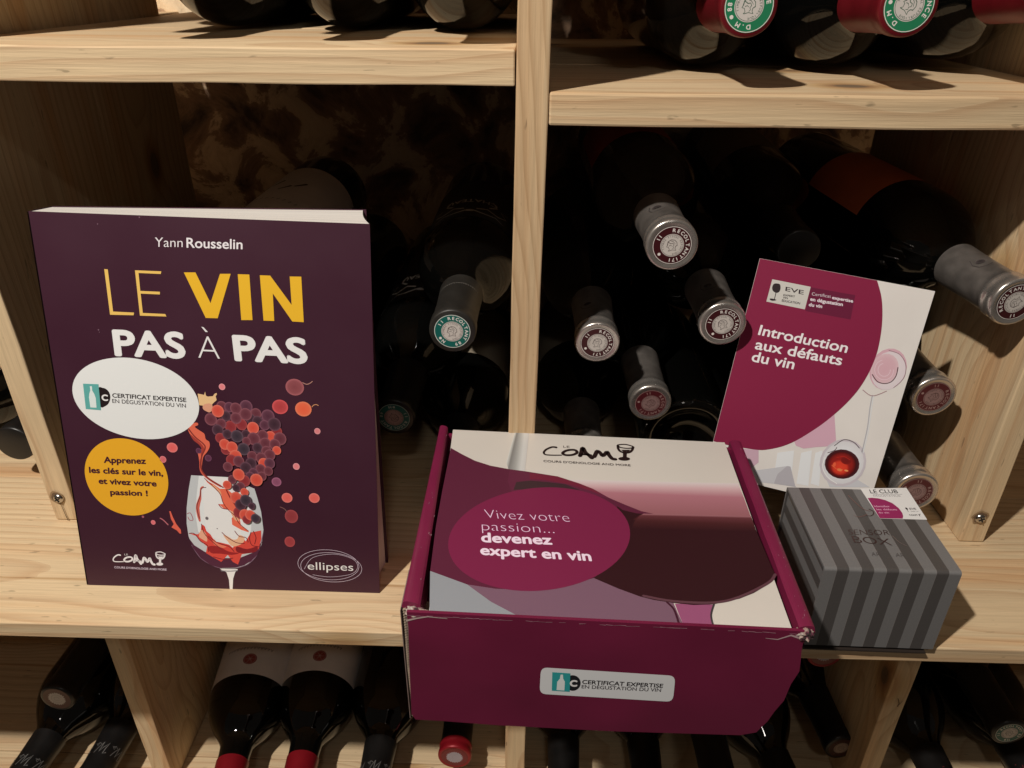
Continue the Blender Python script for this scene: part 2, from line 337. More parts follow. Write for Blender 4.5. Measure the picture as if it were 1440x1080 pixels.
def screw(x, z):
    bm = bmesh.new()
    prof = [(.0003, .0020), (.0016, .0019), (.0030, .0014), (.0038, .0006), (.0040, -.0006)]
    n = 20; rings = [[bm.verts.new((r * math.cos(2 * math.pi * i / n), r * math.sin(2 * math.pi * i / n), h)) for i in range(n)] for r, h in prof]
    for a, b in zip(rings, rings[1:]):
        for i in range(n): bm.faces.new((a[i], a[(i + 1) % n], b[(i + 1) % n], b[i]))
    bm.faces.new(rings[0])
    mw = Matrix.Translation((x, -.0008, z)) @ Matrix.Rotation(math.pi / 2, 4, 'X') @ Matrix.Rotation(.5, 4, 'Z')
    s = bmesh_obj('screw', bm, CHROME, rack, mw, True)
    bm = bmesh.new()
    for a in (0, math.pi / 2):
        c, d = math.cos(a), math.sin(a)
        pts = []
        for q in box8(-.0022, .0022, -.00045, .00045, .0012, .0023): pts.append((q[0] * c - q[1] * d, q[0] * d + q[1] * c, q[2] + (.0001 if a else 0)))
        hexa(bm, pts)
    bmesh_obj('cross_slot', bm, BLACK, s)
    # torn counterbore round the head
    A = Art(); rnd = random.Random(int(x * 1000))
    pts = [((.0060 + rnd.uniform(-.0012, .001)) * 1000 * math.cos(t * .3927) - .6, (.0060 + rnd.uniform(-.0012, .001)) * 1000 * math.sin(t * .3927) + .8) for t in range(16)]
    A.poly(1, (.33, .22, .12), pts)
    pts = [(p[0] * .8, p[1] * .8) for p in pts]; A.poly(2, (.16, .10, .06), pts)
    h = A.build('drill_hole', PRINT, rack, Matrix.Translation((x, -.0006, z)) @ Matrix.Rotation(math.pi / 2, 4, 'X'))
screw(-.3544, .0219); screw(.3441, .0237)
# short splits in the end grain and knots that the photo shows
def mark(name, items, mw):
    A = Art()
    for c, pts, w0, w1 in items: A.rib(1, c, pts, w0, w1, False)
    return A.build(name, PRINT, rack, mw)
FRONT = Matrix.Rotation(math.pi / 2, 4, 'X')
mark('wood_split', [((.10, .06, .03), [(0, 0), (.6, -5), (1.0, -12), (1.6, -18)], .4, .7)], Matrix.Translation((-.3542, -.0010, .0186)) @ FRONT)
mark('wood_split', [((.12, .07, .03), [(0, 0), (1.5, -3), (2.8, -7), (2.4, -11)], .5, 1.1), ((.12, .07, .03), [(5, -3), (3.8, -7), (2.6, -9)], .3, .8)], Matrix.Translation((.3335, -.0010, -.176)) @ FRONT)
# ------------------------------------------------------------------ bottles
def lathe(prof, n=48):
    bm = bmesh.new(); rings = []
    for r, h in prof:
        if r < 1e-6: rings.append([bm.verts.new((0, 0, h))])
        else: rings.append([bm.verts.new((r * math.cos(2 * math.pi * i / n), r * math.sin(2 * math.pi * i / n), h)) for i in range(n)])
    for a, b in zip(rings, rings[1:]):
        for i in range(n):
            j = (i + 1) % n
            if len(a) == 1: bm.faces.new((a[0], b[i], b[j]))
            elif len(b) == 1: bm.faces.new((a[i], a[j], b[0]))
            else: bm.faces.new((a[i], a[j], b[j], b[i]))
    return bm
LB = .318
BOD = [(0, .022), (.012, .020), (.026, .008), (.031, .001), (.0355, 0), (.0385, .0022), (.0393, .006), (.0395, .02), (.0395, .192), (.0393, .200), (.0384, .208), (.0364, .216), (.0332, .2235), (.0290, .231), (.0245, .238), (.0200, .2440), (.0170, .2490), (.0155, .2530), (.0150, .262), (.0148, .275), (.0146, .300), (.0146, .312), (0, .312)]
CAPP = [(.0161, .2555), (.0158, .262), (.0151, .280), (.0150, .300), (.0150, .3045), (.0157, .3052), (.0162, .3062), (.0162, .3082), (.0157, .3092), (.0157, .3118), (.0163, .3135), (.0165, .3155), (.0163, .3172), (.0156, .3184), (.0142, .3184), (.0134, .3180), (0, .3181)]
CAPS = [(.0161, .2555), (.0158, .262), (.0152, .280), (.0151, .300), (.0153, .305), (.0158, .3075), (.0159, .3135), (.0158, .3160), (.0153, .3177), (.0145, .3181), (0, .3181)]
def meshify(name, bm, mats, smooth=True):
    me = bpy.data.meshes.new(name); bmesh.ops.recalc_face_normals(bm, faces=bm.faces[:]); bm.to_mesh(me); bm.free()
    for p in me.polygons: p.use_smooth = smooth
    for m in mats: me.materials.append(m)
    return me
def body_mesh(m): return meshify('bottle_glass', lathe(BOD), [m])
def cap_mesh(prof, m, rim=None):
    bm = lathe(prof, 40); me = meshify('capsule', bm, [m] + ([rim] if rim else []))
    if rim:
        for p in me.polygons:
            if sum(me.vertices[i].co.z for i in p.vertices) / len(p.vertices) > .3045: p.material_index = 1
    return me
BM = {'g': body_mesh(GLASS)}
CAPR = [(.0155, .2685), (.0152, .280)] + CAPS[4:]
CM = dict(silver=cap_mesh(CAPP, SILVER, SILVERR), black=cap_mesh(CAPS, DARKCAP), grey=cap_mesh(CAPS, GREYCAP), red=cap_mesh(CAPR, REDCAP), wine=cap_mesh(CAPS, WINECAP))
CM['blackred'] = cap_mesh(CAPP, DARKCAP, REDCAP)
def seal_mesh(key, ringc, inner, ink, words, letters=(.8, .76, .72), rr=12.2):
    """round tax seal: coloured ring with raised letters, pale centre with a small bust and fine lettering"""
    A = Art(); A.disc(0, ringc, ringc, (0, 0), rr, 40)
    A.disc(.8, letters, letters, (0, 0), rr * .985, 40); A.disc(1.2, ringc, ringc, (0, 0), rr * .955, 40)
    A.disc(2, inner, inner, (0, 0), rr * .60, 36); A.disc(2.5, ink, ink, (0, 0), rr * .565, 36); A.disc(3, inner, inner, (0, 0), rr * .545, 36)
    def ring(st, r, h, a0, step, z, c, bev, inward=False):
        for i, ch in enumerate(st):
            if ch == ' ': continue
            a = math.radians(a0 - step * i); rad = Vector((math.cos(a), math.sin(a))); tan = Vector((math.sin(a), -math.cos(a)))
            vs, fs = glyph_mesh(ch, bev, 0); wch = max(v[0] for v in vs) - min(v[0] for v in vs); wd = h * (wch / CAPH) * 1.05
            bl = rad * r - tan * wd / 2; br = rad * r + tan * wd / 2; A.text(z, c, ch, bl, br, bl + rad * h, bev)
    for st, a0, step in words: ring(st, rr * .70, rr * .17, a0, step, 2, letters, .03)
    A.disc(2, letters, letters, (rr * .78 * math.cos(2.5 + 1.2), rr * .78 * math.sin(2.5 + 1.2)), rr * .08, 12)
    ring("TIMBRE FISCAL REPUBLIQUE", rr * .43, rr * .085, 200, 12.5, 4, ink, 0)
    rnd = random.Random(key)
    # bust in a cap, as a few pen strokes
    k = rr / 12.6
    for pts, w_ in [([(-3, .5), (-2.6, 2.6), (-.6, 3.8), (1.6, 3.4), (3, 1.8), (3.2, -.4)], .5), ([(-2.6, 2.4), (-.8, 1.2), (.6, 1.4), (1.2, .2), (.4, -.8), (1, -1.6), (.2, -2.4)], .42),
                    ([(3.1, -.2), (2, -1), (1.8, -2.4), (2.4, -3.4)], .42), ([(-3, .5), (-3.6, -.8), (-2.4, -1), (-1.8, -2.6), (-2.6, -3.6)], .4), ([(-.6, 3), (.8, 2.4), (2, .8)], .35), ([(-2, -.2), (-1, .2), (-.2, -.4)], .35), ([(-2.2, -3.6), (0, -3), (2.4, -3.5)], .35)]:
        A.rib(4, ink, [(x * k, y * k) for x, y in pts], w_ * k, w_ * k * .6)
    o = A.build('tax_seal', SEALM, None); me = o.data; bpy.data.objects.remove(o); return me
BURG = (.050, .006, .009); TEAL = (.006, .125, .105); GRN = (.018, .20, .09)
WI = (.62, .58, .54); IK = (.10, .07, .07)
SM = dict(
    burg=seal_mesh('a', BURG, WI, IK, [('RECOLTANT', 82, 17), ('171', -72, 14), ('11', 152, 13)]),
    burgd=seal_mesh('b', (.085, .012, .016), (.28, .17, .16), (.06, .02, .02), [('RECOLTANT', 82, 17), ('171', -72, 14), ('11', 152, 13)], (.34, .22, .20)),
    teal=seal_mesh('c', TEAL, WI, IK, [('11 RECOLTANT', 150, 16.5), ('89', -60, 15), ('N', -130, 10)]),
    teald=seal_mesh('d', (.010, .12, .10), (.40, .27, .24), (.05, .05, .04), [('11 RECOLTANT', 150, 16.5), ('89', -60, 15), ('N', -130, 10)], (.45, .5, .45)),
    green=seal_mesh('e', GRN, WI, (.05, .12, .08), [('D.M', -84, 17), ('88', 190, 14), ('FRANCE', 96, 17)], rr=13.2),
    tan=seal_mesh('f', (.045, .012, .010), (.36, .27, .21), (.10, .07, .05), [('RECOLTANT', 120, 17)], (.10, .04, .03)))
def star_seal(key, ring, inner):
    A = Art(); A.disc(0, ring, ring, (0, 0), 13, 36); rnd = random.Random(3)
    pts = []
    for i in range(44): r = 8.6 if i % 2 else 7.2 + rnd.uniform(-.5, .3); pts.append((r * math.cos(math.pi * i / 22), r * math.sin(math.pi * i / 22)))
    A.poly(1, inner, pts)
    for a, c in ((2.5, (.25, .22, .22)), (5.2, (.30, .27, .27))):
        A.rib(2, c, [(a * math.cos(t / 3), a * math.sin(t / 3)) for t in range(17)], .35, .2)
    o = A.build('tax_seal', SEALM, None); me = o.data; bpy.data.objects.remove(o); return me
SM['stard'] = star_seal('x', (.11, .035, .028), (.60, .56, .54)); SM['starr'] = star_seal('y', (.16, .008, .016), (.40, .36, .42))
def label_mesh(m, z0, z1, a0, a1, r=.0397):
    bm = bmesh.new(); n = 22; g = [[bm.verts.new((r * math.cos(a0 + (a1 - a0) * i / n), r * math.sin(a0 + (a1 - a0) * i / n), z)) for i in range(n + 1)] for z in (z0, z1)]
    for i in range(n): bm.faces.new((g[0][i], g[0][i + 1], g[1][i + 1], g[1][i]))
    me = meshify('label', bm, [m]); return me
def wrapper(R, a0, z0):
    return lambda u, v, h: ((R + h / 1000 + .00025) * math.cos(a0 + u / 1000 / R), (R + h / 1000 + .00025) * math.sin(a0 + u / 1000 / R), z0 + v / 1000)
LT = {}
def bottle(label, cap, body, capm, seal, glass='g', roll=0, lab=None, script=None, group=None, back=False):
    """cap = centre of the capsule's end, body = a point on the axis near the bottle's foot"""
    cap = Vector(cap); ax = (cap - Vector(body)).normalized()
    up = Vector((0, 0, 1)); ey = (up - ax * up.dot(ax)).normalized(); ex = ey.cross(ax)
    base = cap - ax * .3181
    mw = Matrix(((ex.x, ey.x, ax.x, base.x), (ex.y, ey.y, ax.y, base.y), (ex.z, ey.z, ax.z, base.z), (0, 0, 0, 1)))
    t = empty('wine_bottle', label, 'bottle', mw, group)
    link('bottle_glass', BM[glass], None, t)
    c = link('capsule', CM[capm], None, t, Matrix.Rotation(roll, 4, 'Z'))
    if seal: link('tax_seal', SM[seal], None, c, Matrix.Translation((0, 0, .3181)))
    if lab:
        k, z0, z1, half = lab[:4]; key = (k.name, z0, z1, half)
        if key not in LT: LT[key] = label_mesh(k, z0, z1, math.pi / 2 - half, math.pi / 2 + half)
        lo_ = link('label', LT[key], None, t)
        if len(lab) > 4:
            A = lab[4](); A.build('label_print', PRINT, lo_, None, wrapper(.0397, math.pi / 2, (z0 + z1) / 2 + (.014 if lab[4] is lp_curl else 0)))
    if script:
        A = script(); A.build('capsule_lettering', PRINT, c, Matrix.Rotation(-roll, 4, 'Z'), wrapper(.0154, math.pi / 2, .288))
    return t
def W(x, y): return x, y
def script_w():
    A = Art(); c = (.17, .165, .16)
    for dx in (-17, -1, 15):
        A.rib(1, c, [(dx - 6, 5), (dx - 3.5, 6.5), (dx - 4, 1), (dx - 5.5, -5), (dx - 2, 0), (dx + .5, 5), (dx, -2), (dx - .5, -5), (dx + 2.5, 0), (dx + 5, 6)], .75, .5)
        A.rib(1, c, [(dx + 2, -3), (dx + 4, -4.5), (dx + 6, -2), (dx + 4.5, -.8), (dx + 4, -3.6), (dx + 7, -3)], .5, .4)
    return A
def script_red():
    A = Art(); c = (.20, .035, .04)
    A.rib(1, c, [(-16, 8), (0, 8.6), (16, 8)], .5, .5)
    for i in range(7): A.rib(1, c, [(-14 + i * 4, -3), (-12.5 + i * 4, 4), (-11.5 + i * 4, -2), (-10.5 + i * 4, 3)], .6, .4)
    A.rib(1, c, [(-16, -6), (0, -7), (16, -6)], .5, .5); return A
def script_line():
    A = Art(); A.text(1, (.22, .21, .20), 'GRAND VIN DE CHAMPAGNE', (-17, -18), (17, -18), (-17, -16), .01) if False else None
    for i in range(20): A.rib(1, (.24, .23, .21), [(-16 + i * 1.7, -18), (-15.6 + i * 1.7, -16.6), (-15 + i * 1.7, -18)], .3, .3)
    return A
def emblem():
    A = Art(); c = (.03, .025, .025)
    A.disc(1, c, (.10, .08, .08), (6, -4), (3.0, 2.2), 14); A.rib(2, (.08, .07, .07), [(10, -9), (11.5, -4), (10, 1), (6, 3), (1, 1)], .4, .4); return A
def lp_white():
    A = Art(); c = (.03, .03, .03)
    for x, y, r in ((-14, -22, .6), (-4, -10, .4), (8, -26, .5), (20, -14, .7)): A.rib(1, c, [(x, y), (x + 8 * math.cos(r), y + 12 * math.sin(r + .6))], 2.4, 1.6)
    for i in range(9): A.rib(1, c, [(-22 + 5 * i, 24), (-20.5 + 5 * i, 27)], .7, .5)
    return A
def lp_curl():
    A = Art(); c = (.72, .70, .66)
    for s in (-1, 1):
        A.rib(1, c, [(s * 6, 20), (s * 14, 16), (s * 24, 22), (s * 32, 14), (s * 26, 6), (s * 34, 2)], 2.6, .8); A.rib(1, c, [(s * 4, 26), (s * 12, 30), (s * 22, 28), (s * 30, 32)], 2.2, .8)
        A.rib(1, c, [(s * 16, 10), (s * 22, 2), (s * 18, -8)], 2.4, .8)
    A.disc(1, c, c, (0, 26), (4, 2.5), 14); A.text(1, c, 'CHATEAU', (-22, -6), (22, -6), (-22, 2), .01); return A
def lp_crest():
    A = Art(); Y = 54; A.disc(1, (.36, .07, .06), (.30, .05, .05), (-3, Y), (7, 7), 26)
    for a in range(0, 6): A.rib(2, (.50, .36, .34), [(-3, Y), (-3 + 5 * math.cos(a * 1.05), Y + 5 * math.sin(a * 1.05))], .7, .3)
    A.rib(2, (.52, .38, .36), [(-3 + 6 * math.cos(t / 3), Y + 6 * math.sin(t / 3)) for t in range(20)], .4, .4)
    for i in range(14): A.rib(1, (.10, .08, .09), [(-24 + i * 3.6, 38), (-22.8 + i * 3.6, 41), (-22 + i * 3.6, 38)], .7, .5)
    return A
def lp_lines():
    A = Art()
    for y, w_ in ((18, 16), (8, 24), (-2, 20), (-12, 12)):
        for i in range(int(w_)): A.rib(1, (.06, .05, .04), [(-w_ + 2 * i, y), (-w_ + .8 + 2 * i, y + 2.2)], .5, .4)
    return A
def B(label, x, y, z, capm, seal, bx=None, bz=None, **k):
    bx = x if bx is None else bx; bz = z if bz is None else bz
    return bottle(label, (x, y, z), (bx, y + .3, bz), capm, seal, **k)
GR = 'bottles stacked in the right compartment'; GL = 'bottles stacked in the left compartment'; GU = 'bottles on the upper right shelf'; GV = 'bottles on the upper left shelf'; GB = 'bottles on the bottom shelf'
# right compartment
B('silver capped bottle highest of the stack, beside the central upright', .0930, .0, .2304, 'silver', 'burg', .088, .232, roll=.1, script=emblem, lab=(LABR, .06, .165, 1.3), group=GR)
B('silver capped bottle with maroon seal, leftmost of the right compartment', .0547, .039, .1437, 'silver', 'burg', .052, .162, roll=-.05, script=emblem, group=GR, lab=(LABK, .07, .16, 1.2))
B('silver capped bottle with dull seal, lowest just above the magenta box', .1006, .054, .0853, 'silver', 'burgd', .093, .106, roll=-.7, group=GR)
B('silver capped bottle whose cap touches the left edge of the booklet', .1395, .028, .1650, 'silver', 'burg', .140, .175, roll=.35, group=GR, script=emblem)
B('silver capped bottle with orange label leaning out by the right upright', .3139, .0, .1964, 'silver', 'burg', .278, .205, roll=2.3, script=emblem, lab=(LABO, .09, .178, 1.25), group=GR)
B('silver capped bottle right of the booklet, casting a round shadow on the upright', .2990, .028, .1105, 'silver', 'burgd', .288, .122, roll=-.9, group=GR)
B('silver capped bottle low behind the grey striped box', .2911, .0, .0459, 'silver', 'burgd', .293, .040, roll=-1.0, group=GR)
B('dark bottle on the shelf hidden behind the magenta box beside the central upright', .052, .05, .040, 'silver', 'burgd', .052, .040, lab=(LABC, .07, .19, 1.2), group=GR)
bottle('dark bottle on the shelf with its base turned forward, left of the booklet foot', (.137, .388, .040), (.137, .088, .040), 'black', None, group=GR)
B('dark bottle lying behind the grey box, holding up the foot of the booklet', .228, -.013, .0255, 'black', None, .216, .040, group=GR)
B('dark bottle behind the middle of the booklet', .212, .105, .121, 'silver', 'burgd', .206, .118, group=GR)
B('dark bottle with dim brown label seen above the booklet', .203, .085, .200, 'black', None, .209, .209, lab=(LABC, .06, .16, 1.2), group=GR)
# left compartment
B('bottle with bright teal seal between the book and the central upright', -.0458, .0, .1689, 'grey', 'teal', -.044, .172, roll=.0, script=script_line, lab=(LABK, .08, .19, 1.5, lp_curl), group=GL)
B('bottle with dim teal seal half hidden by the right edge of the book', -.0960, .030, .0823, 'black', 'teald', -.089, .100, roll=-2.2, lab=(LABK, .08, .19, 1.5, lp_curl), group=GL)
B('bottle with cream label lying on the shelf left of the central upright', -.0520, .020, .040, 'black', 'teald', -.052, .040, lab=(LABC, .08, .19, 1.4, lp_lines), group=GL)
B('bottle with white label showing above the top edge of the book', -.230, .0, .162, 'black', None, -.205, .176, lab=(LABW, .05, .185, 1.5, lp_white), group=GL)
B('dark bottle lying on the shelf behind the right half of the book', -.140, .03, .040, 'black', None, -.133, .040, group=GL)
B('dark bottle lying on the shelf behind the middle of the book', -.214, .03, .040, 'black', None, -.214, .040, group=GL)
B('dark bottle lying on the shelf behind the left half of the book', -.296, .03, .040, 'black', None, -.296, .040, group=GL)
B('dark bottle in the second row behind the book', -.186, .035, .102, 'black', None, -.172, .107, group=GL)
# far left compartment
B('dusty dark bottle left of the left upright, nearer one', -.412, .045, .040, 'black', None, -.408, .040, glass='g', lab=(LABC, .07, .18, 1.3), group='bottles left of the left upright')
B('dusty dark bottle left of the left upright, upper one', -.425, .06, .112, 'silver', 'burgd', -.420, .112, group='bottles left of the left upright')
B('dusty dark bottle left of the left upright, outer one', -.495, .02, .040, 'silver', 'burgd', -.49, .040, group='bottles left of the left upright')
# upper right shelf
ZR = ZUR + .0182 + .0397
B('red capped bottle with green seal, leftmost of the upper right shelf', .1205, .004, .3630, 'wine', 'green', .118, ZR, glass='g', roll=0, group=GU)
B('red capped bottle with green seal, middle one of the upper right shelf', .2045, .002, .3640, 'wine', 'green', .206, ZR, glass='g', roll=-.7, group=GU)
B('red capped bottle at the right end of the upper right shelf', .2880, .010, .3700, 'wine', 'green', .290, ZR, glass='g', roll=.4, group=GU)
ZV = ZUL + .0190 + .0397
B('grey green bottle of the upper left shelf, leftmost dark base', -.215, .028, ZV + .002, 'black', None, -.215, ZV, glass='g', group=GV)
B('grey green bottle of the upper left shelf, middle one', -.128, .026, ZV + .002, 'black', None, -.124, ZV, glass='g', group=GV)
B('grey green bottle of the upper left shelf beside the central upright', -.044, .010, ZV + .002, 'black', None, -.046, ZV, glass='g', group=GV)
for x, n in ((-.262, 'left'), (-.170, 'middle'), (-.085, 'right')): B('unseen dark bottle added over the upper left shelf row for shade, %s one' % n, x, .02, ZV + .068, 'black', None, x, ZV + .068, group=GV)  # unseen row, added overhead to shade the bottles below
for x, n in ((.075, 'left'), (.162, 'middle'), (.248, 'right')): B('unseen dark bottle added over the upper right shelf row for shade, %s one' % n, x, .004, ZR + .067, 'wine', None, x, ZR + .067, group=GU)  # added out of view likewise, to throw shade on the red capped row
# bottom shelf
Z0 = FZ + .0397; Z1 = Z0 + .069
B('black bottle with white script on its neck at the lower left corner', -.470, -.045, Z0, 'black', None, -.455, Z0, script=script_w, group=GB)
B('black bottle with white script beside the lower left upright', -.402, -.030, Z0, 'black', None, -.396, Z0, script=script_w, group=GB)
B('black bottle with brown seal and white star, lower left corner', -.4285, .004, -.2170, 'black', 'stard', -.424, -.225, roll=.3, group=GB)
B('red capped bottle with white crested label, left one of the pair', -.2690, -.052, Z0, 'red', None, -.3035, Z0, lab=(LABW, .05, .1955, 1.45, lp_crest), group=GB)
B('red capped bottle with white crested label, right one of the pair', -.2050, -.046, Z0, 'red', None, -.2220, Z0, lab=(LABW, .05, .1955, 1.45, lp_crest), group=GB)
B('black bottle with white script left of the magenta box flap', -.1345, -.040, Z0, 'black', None, -.1365, Z0, script=script_w, group=GB)
B('bottle with shiny red rim and pale seal under the magenta box', -.0600, .010, Z0 + .002, 'blackred', 'starr', -.056, Z0, roll=.6, group=GB)
B('plain black necked bottle right of the lower central upright', .0455, -.030, Z0, 'black', None, .052, Z0, group=GB)
B('second black necked bottle from the lower central upright', .1255, -.030, Z0, 'black', None, .130, Z0, group=GB)
B('black necked bottle in the second row under the magenta box corner', .1760, -.055, Z1 - .004, 'black', None, .172, Z1, group=GB)
B('black bottle lying left of the one with the brown seal', .2630, -.040, Z0, 'black', None, .211, Z0, group=GB)
B('black bottle with brown ringed seal beside the lower right upright', .3170, .026, Z0 + .012, 'black', 'tan', .288, Z0 + .004, roll=.4, group=GB)
B('bottle with red seal peeping out just under the middle shelf', .2830, .040, -.1705, 'blackred', 'starr', .278, -.1755, group=GB)
B('dark bottle with dull red script on its neck, right of the lower right upright', .4070, -.030, Z0, 'black', None, .400, Z0, script=script_red, group=GB)
B('bottle with pale teal seal at the lower right corner', .4480, .004, Z1 + .002, 'black', 'teal', .446, Z1, roll=.9, group=GB)
B('dark bottle with red script under the teal sealed one', .4930, -.020, Z0, 'black', None, .500, Z0, script=script_red, group=GB)

# ------------------------------------------------------------------ book
# measured corners and the cover artwork, in mm on each printed face
CQ = [[0, 0], [0.20584, 0], [0.2103, 0.25208], [0.00489, 0.25648]]
BOOK = [[-0.30078, -0.06873, 0], [0.99999, -0.0037, 0], [0.00073, 0.19867, 0.98007]]
BACK = [[-0.0951, -0.03987, -0.00489], [-0.09809, 0.01714, 0.24607], [-0.29542, 0.00404, 0.24833]]
LIDQ = [[-43.14, -172.27], [140.65, -177.07], [143.95, -6.55], [-48.2, 2.66]]
FLAP = [[1.1, 90.46], [205.31, 90.08], [204.85, 87.18], [203.1, 80.99], [203.67, 74.59], [204.58, 68.38], [205.55, 59.82], [203.27, 49.65], [202.18, 35.72], [198.87, 26.09], [196.72, 17.46], [192.27, 7.15], [183.75, 3.87], [112.31, 1.16], [47.44, 1], [15.11, 2.2], [0.13, 2.22], [-1.86, 6.92], [-0.87, 33.86], [1.24, 79.61]]
FLAPF = [[-0.0555, -0.169, 0], [0.99965, -0.02635, 0], [-0.00096, -0.0365, 0.99933]]
BKF = [[0.13878, 0.01048, 0.05229], [0.96397, -0.24748, -0.09757], [0.16597, 0.27291, 0.94761]]
BKS, BKW, BKH = 1, 0.11508, 0.16017
ART = {}
